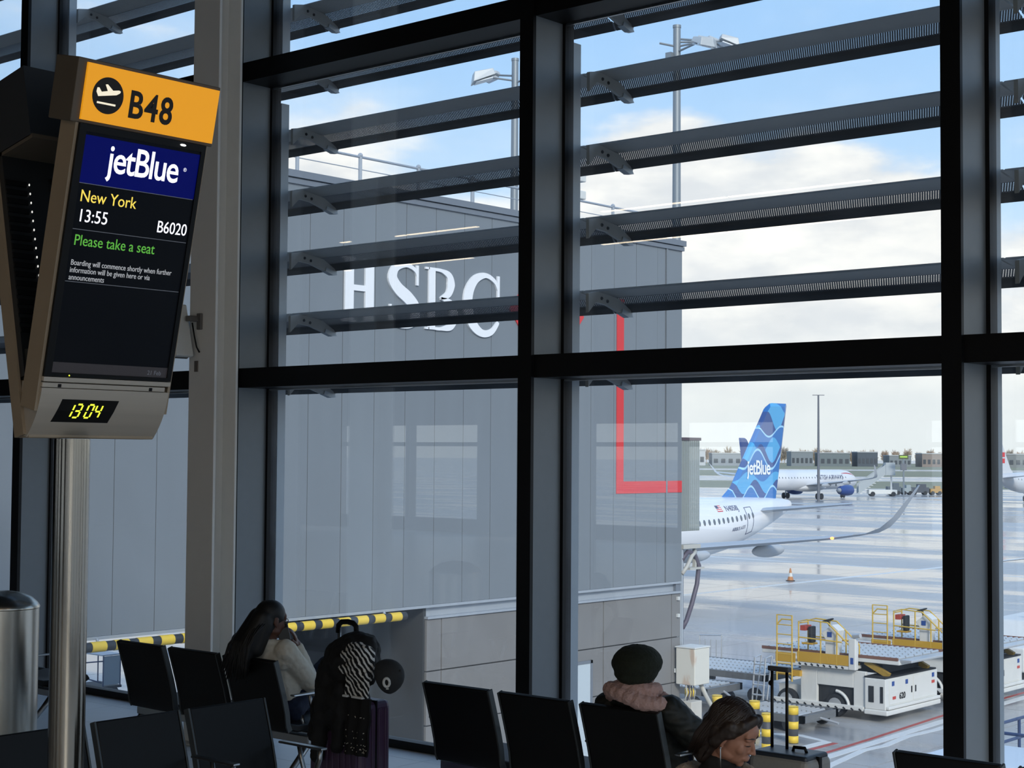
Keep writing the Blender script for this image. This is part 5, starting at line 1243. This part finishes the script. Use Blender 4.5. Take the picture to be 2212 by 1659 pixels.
# ------------------------------------------------------------------ woman on the phone
rx, ry = -7.86, 6.58
wm = thing('person', 'woman in ivory jacket holding a phone to her ear, seated facing the window', 'person', (rx, ry, 0), 0)
RH = Matrix.Rotation(math.radians(-16), 3, 'Z') @ Matrix.Rotation(math.radians(-10), 3, 'X')
hc = (0.065, 0.135, 1.075)
b = MB(); head(b, hc, RH)
b.cap((0.06, 0.12, 1.00), (0.03, 0.12, 0.90), 0.05, 0.06)
b.cap((0.0, 0.27, 0.52), (0.02, 0.18, 0.80), 0.12, 0.12); b.ell((0.02, 0.16, 0.83), (0.165, 0.095, 0.10))
shR, elR, wrR = Vector((0.165, 0.16, 0.885)), Vector((0.150, 0.415, 0.632)), Vector((0.118, 0.300, 0.898))
shL, elL, wrL = Vector((-0.17, 0.13, 0.875)), Vector((-0.25, 0.27, 0.64)), Vector((-0.06, 0.46, 0.665))
for s_, e_, w_ in ((shR, elR, wrR), (shL, elL, wrL)):
    b.cap(s_, e_, 0.050, 0.042); b.cap(e_, w_, 0.040, 0.028)
hand(b, wrR, (0.05, -0.38, 0.92), (-0.6, -0.75, -0.1), curl=0.42, side=1, k=0.98)
hand(b, wrL, (0.55, 0.80, 0.02), (0.1, 0, -1), curl=0.45, side=1, k=0.95)
hipR, knR, anR = Vector((0.10, 0.27, 0.51)), Vector((0.03, 0.64, 0.735)), Vector((-0.10, 0.98, 0.45))
hipL, knL, anL = Vector((-0.10, 0.27, 0.51)), Vector((-0.10, 0.70, 0.50)), Vector((-0.10, 0.78, 0.09))
for h_, k_, a_ in ((hipR, knR, anR), (hipL, knL, anL)):
    b.cap(h_, k_, 0.072, 0.052); b.cap(k_, a_, 0.050, 0.034); b.cap(a_, a_+Vector((0, 0.10, -0.03)), 0.034, 0.026)
fuse('body', b, SKIN_D, wm, voxel=0.006, smooth=3, world=False)
j = MB()
j.cap((0.0, 0.275, 0.55), (0.02, 0.195, 0.80), 0.150, 0.140); j.ell((0.01, 0.165, 0.835), (0.205, 0.118, 0.10)); j.ell((0.02, 0.145, 0.90), (0.13, 0.09, 0.045))
j.cap(shR, elR, 0.076, 0.060); j.cap(elR, wrR-(wrR-elR).normalized()*0.012, 0.058, 0.040)
j.cap(shL, elL, 0.074, 0.060); j.cap(elL, wrL-(wrL-elL).normalized()*0.02, 0.056, 0.040)
j.cap((-0.09, 0.12, 0.925), (0.06, 0.07, 0.935), 0.032, 0.032); j.cap((0.06, 0.07, 0.935), (0.13, 0.15, 0.925), 0.032, 0.03)
for i in range(5):
    t_ = i/4; p = shR.lerp(elR, 0.2+0.75*t_); j.ell(p+Vector((0.012*math.sin(i*2.1), -0.02*math.cos(i*1.7), 0)), (0.068-0.008*t_, 0.068-0.008*t_, 0.028))
fuse('jacket', j, JKT, wm, voxel=0.007, smooth=4, world=False, noise=0.012, nscale=0.06)
t_ = MB(); t_.ell((0, 0.26, 0.52), (0.175, 0.15, 0.10))
for h_, k_, a_ in ((hipR, knR, anR), (hipL, knL, anL)): t_.cap(h_, k_, 0.090, 0.070); t_.cap(k_, a_+Vector((0, 0, 0.02)), 0.068, 0.052)
fuse('jeans', t_, JEAN, wm, voxel=0.008, smooth=4, world=False, noise=0.01, nscale=0.05)
for a_ in (anR, anL):
    sh_ = MB().cap(a_+Vector((0, -0.03, -0.045)), a_+Vector((0, 0.16, -0.06)), 0.042, 0.032).cap(a_+Vector((0, 0, 0.02)), a_+Vector((0, 0, -0.04)), 0.044, 0.04)
    fuse('shoe', sh_, SHOE, wm, voxel=0.008, smooth=3, world=False)
h = MB(); Rv = lambda p: Vector(hc)+RH @ Vector(p)
h.ell(Rv((0, -.022, .036)), (.084, .100, .090), 20, 14, RH); h.ell(Rv((0, -.05, -.02)), (.082, .075, .095), 16, 12, RH)
h.cap(Rv((-.05, -.07, 0)), (-0.03, -0.02, 0.93), 0.068, 0.075); h.cap(Rv((.02, -.075, 0)), (0.02, -0.03, 0.92), 0.07, 0.068); h.cap((-0.03, -0.02, 0.93), (-0.045, -0.055, 0.78), 0.075, 0.05); h.cap((0.02, -0.03, 0.93), (0.01, -0.055, 0.77), 0.066, 0.045)
h.cap(Rv((-.07, -.02, .02)), (-0.10, 0.02, 0.92), 0.045, 0.05); h.cap(Rv((.03, -.06, -.03)), (0.055, 0.015, 0.90), 0.062, 0.052); h.cap((-0.08, -0.01, 0.95), (-0.10, -0.045, 0.80), 0.05, 0.04)
hr = fuse('hair', h, HAIRK, wm, voxel=0.008, smooth=6, world=False)
rnd = random.Random(3); br = MB()
for i in range(90):
    a = rnd.uniform(-0.14, 0.10); y_ = -0.085+rnd.uniform(-0.012, 0.012)
    top = Rv((rnd.uniform(-.08, .08), -.085+rnd.uniform(0, .05), rnd.uniform(-.02, .06)))
    e = Vector((a, -0.098+rnd.uniform(-.01, .01), rnd.uniform(0.70, 0.80)))
    m_ = Vector(((top.x+a)/2+rnd.uniform(-.015, .015), -0.075+rnd.uniform(-.02, .0), 0.93))
    br.tube([top, top.lerp(m_, 0.6)+Vector((0, -0.012, 0.01)), m_, m_.lerp(e, 0.6)+Vector((0, -0.006, 0)), e], [0.006, 0.0065, 0.006, 0.0055, 0.003], 5)
br.build('braids', HAIRK, hr, smooth=True, world=False)
gl = MB()
for s in (-1, 1):
    gl.tube([Rv((s*.033+.020*math.cos(a), .086, .002+.017*math.sin(a))) for a in [2*PI*i/14 for i in range(15)]], 0.0024, 6)
    gl.tube([Rv((s*.053, .086, .006)), Rv((s*.074, .05, .008)), Rv((s*.080, -.004, .006))], 0.0024, 6)
gl.tube([Rv((-.012, .088, .004)), Rv((0, .092, .007)), Rv((.012, .088, .004))], 0.0022, 6)
gl.build('glasses', mat('dark glasses frame', '#1a1210', 0.3), wm, smooth=True, world=False)
ph = thing('phone', 'dark smartphone held to the ear of the woman in ivory', 'phone', (rx+0.13, ry+0.19, 0.98))
_n, _l, _s = frame((0.62, -0.76, 0.10), (-0.05, -0.30, 0.95))
mph = Matrix((_n, _s, _l)).transposed().to_4x4(); mph.translation = (rx+0.128, ry+0.178, 0.985)
MB().obox(mph, 0.009, 0.074, 0.150).build('case', mat('dark phone case', '#20262a', 0.3), ph, bevel=0.006)
MB().obox(mph @ Matrix.Translation((-0.0048, 0, 0)), 0.001, 0.068, 0.142).build('screen', mat('phone glass', '#3d464c', 0.08), ph)
MB().obox(mph @ Matrix.Translation((0.0052, -0.02, 0.052)), 0.002, 0.022, 0.026).build('camera_bump', BLACKP, ph, bevel=0.003)

# ------------------------------------------------------------------ beret wearer
rx, ry = -4.93, 6.59
bp_ = thing('person', 'person in green beret and dark coat with pink fleece collar, seen from behind', 'person', (rx, ry, 0), 0)
R0 = Matrix.Rotation(math.radians(4), 3, 'Y') @ Matrix.Rotation(math.radians(-4), 3, 'X')
hc = (0.03, 0.075, 1.020)
b = MB(); head(b, hc, R0); b.cap((0.03, 0.05, 0.95), (0.02, 0.06, 0.86), 0.052, 0.062)
b.cap((0.0, 0.31, 0.50), (0.02, 0.20, 0.76), 0.12, 0.11); b.ell((0.02, 0.15, 0.79), (0.165, 0.09, 0.10))
shR, elR, wrR = Vector((0.20, 0.10, 0.835)), Vector((0.31, 0.22, 0.69)), Vector((0.19, 0.47, 0.62))
shL, elL, wrL = Vector((-0.17, 0.09, 0.815)), Vector((-0.29, 0.20, 0.62)), Vector((-0.08, 0.46, 0.60))
for s_, e_, w_ in ((shR, elR, wrR), (shL, elL, wrL)): b.cap(s_, e_, 0.05, 0.042); b.cap(e_, w_, 0.04, 0.028)
hand(b, wrR, (-0.7, 0.7, -0.1), (-0.1, 0, -1), 0.4, -1); hand(b, wrL, (0.7, 0.7, -0.1), (0.1, 0, -1), 0.4, 1)
L = [(Vector((0.10, 0.32, 0.50)), Vector((0.14, 0.74, 0.585)), Vector((0.22, 0.95, 0.20))), (Vector((-0.10, 0.32, 0.50)), Vector((-0.06, 0.74, 0.52)), Vector((-0.08, 0.80, 0.09)))]
for h_, k_, a_ in L: b.cap(h_, k_, 0.075, 0.055); b.cap(k_, a_, 0.052, 0.036); b.cap(a_, a_+Vector((0, 0.10, -0.03)), 0.034, 0.026)
fuse('body', b, SKIN_L, bp_, voxel=0.006, smooth=3, world=False)
j = MB()
j.cap((0.0, 0.31, 0.52), (0.02, 0.20, 0.76), 0.165, 0.150); j.ell((0.02, 0.135, 0.80), (0.23, 0.118, 0.095)); j.ell((0.02, 0.08, 0.865), (0.16, 0.10, 0.045))
j.cap(shR, elR, 0.088, 0.080); j.cap(elR, wrR, 0.078, 0.058); j.cap(shL, elL, 0.085, 0.078); j.cap(elL, wrL, 0.075, 0.056)
for i in range(6):
    p = shR.lerp(elR, i/5); j.ell(p+Vector((0.015*math.sin(i*2.3), -0.012, 0.01*math.cos(i*3))), (0.088, 0.085, 0.03))
fuse('coat', j, COAT, bp_, voxel=0.008, smooth=4, world=False, noise=0.022, nscale=0.075)
t_ = MB(); t_.ell((0, 0.31, 0.50), (0.18, 0.15, 0.10))
for h_, k_, a_ in L: t_.cap(h_, k_, 0.092, 0.076); t_.cap(k_, a_+Vector((0, 0, 0.02)), 0.074, 0.06)
fuse('jeans', t_, JEAN, bp_, voxel=0.009, smooth=4, world=False, noise=0.012, nscale=0.06)
for _, _, a_ in L: fuse('shoe', MB().cap(a_+Vector((0, -0.03, -0.045)), a_+Vector((0, 0.16, -0.06)), 0.042, 0.03).cap(a_+Vector((0, 0, 0.03)), a_+Vector((0, 0, -0.04)), 0.046, 0.042), SHOE, bp_, voxel=0.008, smooth=3, world=False)
c_ = MB(); n_ = 22
for i in range(n_):
    a = 2*PI*i/n_; c_.ell((0.035+0.155*math.cos(a), 0.065+0.11*math.sin(a), 0.918+0.012*math.sin(a*2)-0.035*max(0, math.cos(a))+ (0.0 if math.sin(a) < 0 else -0.03)), (0.048, 0.045, 0.042), 10, 8)
for i in range(14):
    a = PI+PI*i/13; c_.ell((0.03+0.105*math.cos(a), 0.07+0.085*math.sin(a), 0.945), (0.04, 0.038, 0.036), 10, 8)
fuse('fleece_collar', c_, FUR, bp_, voxel=0.007, smooth=3, world=False, noise=0.016, nscale=0.018)
be = MB(); Rb = Matrix.Rotation(math.radians(9), 3, 'Y') @ Matrix.Rotation(math.radians(16), 3, 'X')
be.ell((0.030, 0.055, 1.072), (0.130, 0.132, 0.082), 28, 16, Rb); be.ell((0.03, 0.05, 1.03), (0.112, 0.118, 0.062), 24, 12, Rb); be.ell((0.045, 0.03, 1.085), (0.118, 0.118, 0.075), 24, 14, Rb)
bo = fuse('beret', be, WOOL, bp_, voxel=0.006, smooth=5, world=False, noise=0.008, nscale=0.03)
MB().tube([(0.04, 0.04, 1.150), (0.045, 0.04, 1.168)], [0.006, 0.004], 8).build('beret_stalk', WOOL, bo, smooth=True, world=False)
fuse('hair', MB().ell((0.03, 0.05, 1.0), (0.086, 0.095, 0.06)).cap((0.10, 0.06, 0.99), (0.105, 0.06, 0.95), 0.02, 0.018), HAIRB, bp_, voxel=0.007, smooth=3, world=False)

# ------------------------------------------------------------------ dark haired woman in the foreground
rx, ry = -3.62, 5.085
gw = thing('person', 'woman with dark hair and long earring looking down, fleece collar, nearest the camera', 'person', (rx, ry, 0), -PI/2)
RH = Matrix.Rotation(math.radians(8), 3, 'Z') @ Matrix.Rotation(math.radians(5), 3, 'Y') @ Matrix.Rotation(math.radians(-24), 3, 'X')
hc = Vector((0.0, 0.315, 1.100))
b = MB(); head(b, hc, RH); Rv = lambda p: hc+RH @ Vector(p)
b.cap(Rv((0, -.02, -.06)), (0, 0.24, 0.93), 0.050, 0.060)
b.cap((0, 0.28, 0.52), (0, 0.22, 0.80), 0.13, 0.125); b.ell((0, 0.21, 0.84), (0.17, 0.10, 0.10))
shR, elR, wrR = Vector((0.18, 0.21, 0.87)), Vector((0.23, 0.32, 0.62)), Vector((0.08, 0.52, 0.62))
shL, elL, wrL = Vector((-0.18, 0.21, 0.87)), Vector((-0.23, 0.32, 0.62)), Vector((-0.08, 0.52, 0.62))
for s_, e_, w_ in ((shR, elR, wrR), (shL, elL, wrL)): b.cap(s_, e_, 0.046, 0.040); b.cap(e_, w_, 0.038, 0.027)
hand(b, wrR, (-0.5, 0.8, 0.1), (-0.4, 0, -0.9), 0.5, -1); hand(b, wrL, (0.5, 0.8, 0.1), (0.4, 0, -0.9), 0.5, 1)
L = [(Vector((s*0.10, 0.30, 0.50)), Vector((s*0.10, 0.74, 0.50)), Vector((s*0.10, 0.76, 0.09))) for s in (1, -1)]
for h_, k_, a_ in L: b.cap(h_, k_, 0.072, 0.052); b.cap(k_, a_, 0.05, 0.034); b.cap(a_, a_+Vector((0, 0.10, -0.03)), 0.034, 0.026)
fuse('body', b, SKIN_L, gw, voxel=0.004, smooth=3, world=False)
j = MB(); j.cap((0, 0.28, 0.52), (0, 0.22, 0.80), 0.16, 0.155); j.ell((0, 0.21, 0.84), (0.215, 0.13, 0.10))
for s_, e_, w_ in ((shR, elR, wrR), (shL, elL, wrL)): j.cap(s_, e_, 0.075, 0.062); j.cap(e_, w_, 0.06, 0.045)
fuse('coat', j, DKC, gw, voxel=0.008, smooth=4, world=False, noise=0.012, nscale=0.06)
sc_ = MB().ell((0, 0.255, 0.945), (0.088, 0.085, 0.055), 16, 10).ell((0, 0.25, 0.99), (0.072, 0.066, 0.04), 16, 10)
fuse('high_neck', sc_, DKC, gw, voxel=0.006, smooth=3, world=False)
t_ = MB(); t_.ell((0, 0.29, 0.50), (0.175, 0.15, 0.10))
for h_, k_, a_ in L: t_.cap(h_, k_, 0.09, 0.07); t_.cap(k_, a_+Vector((0, 0, 0.02)), 0.066, 0.05)
fuse('trousers', t_, DKC, gw, voxel=0.009, smooth=4, world=False)
for _, _, a_ in L: fuse('shoe', MB().cap(a_+Vector((0, -0.03, -0.045)), a_+Vector((0, 0.16, -0.06)), 0.042, 0.03).cap(a_+Vector((0, 0, 0.03)), a_+Vector((0, 0, -0.04)), 0.046, 0.042), SHOE, gw, voxel=0.008, smooth=3, world=False)
c_ = MB(); n_ = 26
for i in range(n_):
    a = 2*PI*i/n_; c_.ell((0.150*math.cos(a), 0.235+0.115*math.sin(a), 0.925+0.008*math.sin(a*3)-0.02*max(0, math.sin(a))), (0.040, 0.040, 0.038), 10, 8)
fuse('fleece_collar', c_, FLC, gw, voxel=0.006, smooth=2, world=False, noise=0.018, nscale=0.016)
h = MB()
h.ell(Rv((0, -.024, .040)), (.084, .094, .084), 20, 14, RH); h.ell(Rv((0, -.055, -.02)), (.080, .062, .090), 16, 12, RH)
h.cap(Rv((.058, -.040, .01)), Rv((.058, -.062, -.120)), 0.034, 0.026); h.cap(Rv((.0, -.085, .0)), Rv((0, -.088, -.120)), 0.045, 0.03); h.cap(Rv((.03, -.075, .0)), Rv((.03, -.08, -.125)), 0.042, 0.028)
h.cap(Rv((-.066, .015, .045)), Rv((-.078, .045, -.05)), 0.024, 0.018); h.cap(Rv((-.060, -.03, .01)), Rv((-.066, -.04, -.12)), 0.034, 0.026); h.cap(Rv((-.050, .055, .066)), Rv((-.074, .045, -.01)), 0.018, 0.016)
h.cap(Rv((.012, .060, .088)), Rv((.058, .038, .050)), 0.020, 0.020); h.cap(Rv((.050, .040, .062)), Rv((.072, .010, .014)), 0.024, 0.020); h.cap(Rv((.070, .004, .045)), Rv((.076, -.030, -.03)), 0.026, 0.026); h.cap(Rv((-.015, .062, .088)), Rv((-.056, .050, .060)), 0.020, 0.020)
hr = fuse('hair', h, HAIRB, gw, voxel=0.005, smooth=5, world=False, noise=0.004, nscale=0.012)
rnd = random.Random(5); stn = MB()
def on_hair(x, y, z):                                                # push a point onto the hair cap
    v = Vector((x/.084, (y+.024)/.094, (z-.040)/.084)); v = v.normalized()*1.025
    return Vector((v.x*.084, v.y*.094-.024, v.z*.084+.040))
for i in range(150):
    s = 1 if rnd.random() < 0.62 else -1
    y0_ = rnd.uniform(-.07, .060); a1 = rnd.uniform(0.35, 1.0); sw = rnd.uniform(.01, .05)
    p1 = on_hair(-.012+s*.004, y0_, .13); p2 = on_hair(s*.035*a1+(-.012), y0_-sw*0.2, .115); p3 = on_hair(s*.075*a1, y0_-sw*0.7, .07); p4 = on_hair(s*.085, y0_-sw-.012, .025)
    if p4.y > .012: p4 = on_hair(s*.08, .004, .035)
    e1 = Vector((s*(.082+.004*rnd.random()), min(p4.y, -.02)-.016, -.04)); e2 = Vector((s*(.074+.008*rnd.random()), min(p4.y, -.03)-.022, -.115+rnd.uniform(-.012, .012)))
    stn.tube([Rv(q) for q in (p1, p2, p3, p4, e1, e2)], [.0012, .0026, .0028, .0028, .0028, .001], 5)
stn.build('hair_strands', HAIRB, hr, smooth=True, world=False)
for s in (1, -1):
    MB().tube([Rv((s*(.008+.011*i), .0865-.0028*i*i*0.5, .022+.0035*math.sin(PI*i/4))) for i in range(5)], [.0016, .0026, .0028, .0022, .001], 6).build('eyebrow', HAIRB, gw, smooth=True, world=False)
    MB().tube([Rv((s*(.017+.0065*i), .0840-.0011*i*i*0.8, -.0045-.0022*math.sin(PI*i/4))) for i in range(5)], [.0008, .0016, .0018, .0016, .0008], 6).build('eyelashes', HAIRK, gw, smooth=True, world=False)
    e0 = Rv((s*.080, .000, -.044))
    MB().tube([e0, e0+Vector((0, 0, -.004)), e0+Vector((0, 0.0, -.080))], [.0016, .0026, .0026], 6).build('earring', ALU, gw, smooth=True, world=False)
    MB().ell(e0, (.004, .004, .004), 8, 6).build('ear_stud', ALU, gw, world=False)

# ================================================================== luggage
PURP = mat('purple suitcase shell', '#4a3550', 0.38, var=0.08)
ls = thing('suitcase', 'purple ribbed suitcase with extended handle between the window benches', 'suitcase', (-6.60, 6.27, 0))
sx0, sx1, sy0, sy1 = -6.82, -6.40, 6.15, 6.39
MB().box(sx0, sx1, sy0, sy1, 0.055, 0.76).build('shell', PURP, ls, bevel=0.035)
for i in range(8):
    x_ = sx0+0.05+0.046*i
    MB().box(x_, x_+0.022, sy0-0.006, sy0+0.01, 0.10, 0.72).build('rib', PURP, ls, bevel=0.004)
    MB().box(x_, x_+0.022, sy1-0.01, sy1+0.006, 0.10, 0.72).build('rib', PURP, ls, bevel=0.004)
for i in range(4): MB().box(sx1-0.01, sx1+0.006, sy0+0.035+0.05*i, sy0+0.057+0.05*i, 0.10, 0.72).build('rib', PURP, ls, bevel=0.004)
MB().box(sx0-0.002, sx1+0.002, (sy0+sy1)/2-0.006, (sy0+sy1)/2+0.006, 0.06, 0.765).build('zip_seam', BLACKP, ls)
for x_ in (sx0+0.05, sx1-0.05):
    for y_ in (sy0+0.05, sy1-0.05):
        MB().lathe([(0.012, -0.012), (0.027, -0.012), (0.027, 0.012), (0.012, 0.012)], (x_, y_, 0.027), n=14, axis='x').build('wheel', BLACKP, ls)
        MB().box(x_-0.02, x_+0.02, y_-0.015, y_+0.015, 0.035, 0.06).build('wheel_mount', BLACKP, ls)
hd = MB().tube([(-6.79, 6.35, 0.76), (-6.79, 6.35, 1.13)], 0.010, 8).tube([(-6.655, 6.35, 0.76), (-6.655, 6.35, 1.13)], 0.010, 8).build('handle_rods', ALU, ls, smooth=True)
MB().tube([(-6.797, 6.35, 1.10), (-6.795, 6.35, 1.145), (-6.77, 6.35, 1.163), (-6.72, 6.35, 1.168), (-6.675, 6.35, 1.163), (-6.65, 6.35, 1.145), (-6.648, 6.35, 1.10)], 0.016, 10).build('grip', BLACKP, hd, smooth=True)
# black jacket thrown over it
BKC = mat('black jacket cloth', '#08080a', 0.8, var=0.3, scale=20)
jk = MB()
jk.ell((-6.565, 6.24, 0.96), (0.175, 0.15, 0.150), 20, 14).ell((-6.53, 6.25, 1.05), (0.13, 0.12, 0.085), 16, 12).ell((-6.67, 6.24, 0.86), (0.12, 0.14, 0.16), 16, 12).ell((-6.60, 6.20, 0.74), (0.18, 0.13, 0.17), 16, 12)
jk.cap((-6.72, 6.20, 0.90), (-6.775, 6.16, 0.55), 0.06, 0.045).cap((-6.67, 6.13, 0.80), (-6.70, 6.11, 0.45), 0.055, 0.04).cap((-6.52, 6.14, 0.82), (-6.55, 6.12, 0.52), 0.06, 0.04).cap((-6.45, 6.24, 1.06), (-6.42, 6.22, 0.9), 0.06, 0.05)
o = fuse('jacket', jk, BKC, None, voxel=0.009, smooth=5, noise=0.03, nscale=0.06)
tag(o, 'black jacket heaped over the top of the purple suitcase', 'jacket')
MB().tube([(-6.79, 6.08, 0.665), (-6.785, 6.075, 0.64), (-6.775, 6.075, 0.62)], 0.008, 6).build('buckle_strap', ALU, o, smooth=True)
# striped scarf
STR = mat('black and white stripes', '#111111', 0.85); tt = STR.node_tree; bs_ = tt.nodes['Principled BSDF']
wv_ = N(tt, 'ShaderNodeTexWave', i_Scale=16.0, i_Distortion=5.0, i_Detail=2.0); wv_.bands_direction = 'DIAGONAL'
tcw = N(tt, 'ShaderNodeTexCoord'); tt.links.new(tcw.outputs['Object'], wv_.inputs['Vector'])
tt.links.new(MIXC(tt, SMOOTH(tt, wv_.outputs['Fac'], 0.55, 0.68), lin('#0c0c0d'), lin('#e3e2dd')), bs_.inputs['Base Color'])
sf = MB()
for i in range(9):
    a = i/8; sf.ell((-6.44+0.045*math.sin(i*1.9), 6.14+0.02*math.cos(i*2.4), 1.06-0.155*a), (0.075, 0.055, 0.032), 12, 8)
sf.cap((-6.37, 6.16, 1.03), (-6.36, 6.15, 0.92), 0.05, 0.045)
for i in range(5): sf.cap((-6.45+0.032*i, 6.115, 0.92), (-6.455+0.034*i, 6.105, 0.815), 0.022, 0.018)
o = fuse('striped_scarf', sf, STR, None, voxel=0.006, smooth=3, noise=0.012, nscale=0.03)
tag(o, 'black and white striped scarf bunched on the purple suitcase', 'scarf')
for a_, b_ in ((-6.47, -6.43), (-6.40, -6.315)): MB().box(a_, b_, 6.075, 6.13, 0.800, 0.812).build('hem', WHITEP, o, bevel=0.004)
# dark shawl hanging down its side, sprinkled with pale dots
SHW = mat('black shawl cloth', '#060607', 0.85, var=0.3)
sh_ = MB(); R = []
for i in range(14):
    z_ = 0.80-0.31*i/13; ring = []
    for k in range(18):
        u_ = k/17; x_ = -6.47+0.185*u_-0.012*i/13; ring.append((x_, 6.098+0.010*math.sin(u_*14+i*0.15)-0.004*math.sin(i), z_))
    for k in range(17, -1, -1):
        u_ = k/17; x_ = -6.47+0.185*u_-0.012*i/13; ring.append((x_, 6.112+0.010*math.sin(u_*14+i*0.15)-0.004*math.sin(i), z_))
    R.append(ring)
o = sh_.rings(R).build('beaded_shawl', SHW, None, smooth='auto'); tag(o, 'black beaded shawl hanging down the side of the purple suitcase', 'shawl')
rnd = random.Random(9); bd_ = MB()
for i in range(46):
    z_ = rnd.choice((0.70, 0.62, 0.585, 0.55, 0.53, 0.515, 0.505)); bd_.ell((-6.47+rnd.uniform(0.0, 0.175), 6.092, z_+rnd.uniform(-.004, .004)), (0.003, 0.002, 0.003), 6, 4)
bd_.build('beads', mat('pale bead', '#d8d2c2', 0.4), o)['kind'] = 'stuff'
# cap clipped to the handle
CAPM = mat('charcoal cap cloth', '#2c2e30', 0.85, var=0.15, scale=60)
cpo = thing('baseball_cap', 'charcoal baseball cap with white round logo hanging off the purple suitcase', 'cap', (-6.24, 6.20, 0.9))
Rc = Matrix.Rotation(math.radians(68), 4, 'Y') @ Matrix.Rotation(math.radians(0), 4, 'Z')
mC = Matrix.Translation((-6.255, 6.20, 0.915)) @ Rc
mP = mC @ Matrix.Rotation(math.radians(105), 4, 'Z')
R = []
for i in range(9):
    t_ = i/8*PI/2; R.append([mC @ Vector((0.095*math.cos(t_)*math.cos(2*PI*k/24), 0.085*math.cos(t_)*math.sin(2*PI*k/24), 0.115*math.sin(t_)*1.0)) for k in range(24)])
cr = MB().rings(R).build('crown', CAPM, cpo, smooth=True)
MB().ell(mC @ Vector((0, 0, 0.116)), (0.008, 0.008, 0.006), 8, 6).build('button', CAPM, cr)
br_ = MB(); n_ = 10; R = []
for i in range(n_+1):
    a = -1.0+2.0*i/n_; q = mC.to_3x3()
    R.append([mP @ Vector(((0.092+d_)*math.cos(a) if d_ else 0.090*math.cos(a), 0.082*math.sin(a)*(1+d_*2), -0.006+zz)) for d_, zz in ((0, 0), (0.065*math.cos(a), -0.006), (0.065*math.cos(a), -0.010), (0, -0.004))])
br_.rings(R).build('peak', CAPM, cpo, smooth='auto')
lg = MB(); LC = mC @ Vector((0.038, -0.064, 0.060)); nrm = (mC.to_3x3() @ Vector((0.40, -0.72, 0.42))).normalized()
ux = Vector((0, 0, 1)).cross(nrm).normalized(); uy = nrm.cross(ux)
ringp = [LC+nrm*0.012+ux*0.016*math.cos(a)+uy*0.024*math.sin(a) for a in [2*PI*i/24 for i in range(25)]]
lg.tube(ringp, 0.0075, 6).build('logo_ring', WHITEP, cr, smooth=True)
MB().bar(LC+nrm*0.010-uy*0.036-ux*0.004, LC+nrm*0.010-uy*0.036+ux*0.010, 0.006, 0.006).build('logo_bar', WHITEP, cr)

# grey cabin case by the beret wearer
GC = mat('silver grey fabric case', '#8a8a87', 0.5, var=0.1, scale=50); CTOP = mat('blue black case top', '#2a323d', 0.45)
cc = thing('cabin_suitcase', 'grey cabin suitcase with tall black handle in front of the bollards', 'suitcase', (-4.40, 7.33, 0))
MB().box(-4.60, -4.24, 7.20, 7.46, 0.05, 0.585).build('shell', GC, cc, bevel=0.04)
MB().box(-4.585, -4.255, 7.215, 7.445, 0.560, 0.598).build('top_panel', CTOP, cc, bevel=0.018)
MB().box(-4.603, -4.237, 7.315, 7.345, 0.05, 0.589).build('zip_seam', BLACKP, cc, bevel=0.004)
MB().tube([(-4.40, 7.33, 0.597), (-4.395, 7.33, 0.618), (-4.33, 7.33, 0.620), (-4.32, 7.33, 0.597)], 0.009, 8).build('carry_handle', BLACKP, cc, smooth=True)
hd = MB().cyl((-4.545, 7.36, 0.59), (-4.545, 7.36, 1.0), 0.0085, n=8).cyl((-4.455, 7.36, 0.59), (-4.455, 7.36, 1.0), 0.0085, n=8).build('handle_rods', mat('black handle rod', '#0c0b0d', 0.4), cc, smooth=True)
MB().box(-4.565, -4.435, 7.342, 7.378, 0.995, 1.022).build('grip', mat('dark grey grip', '#4a4b4f', 0.35), hd, bevel=0.008)
MB().ell((-4.556, 7.36, 0.93), (0.010, 0.012, 0.014), 8, 6).build('release_button', BLACKP, hd)
for x_ in (-4.56, -4.28):
    for y_ in (7.24, 7.42): MB().lathe([(0.010, -0.012), (0.025, -0.012), (0.025, 0.012), (0.010, 0.012)], (x_, y_, 0.025), n=14, axis='x').build('wheel', BLACKP, cc)
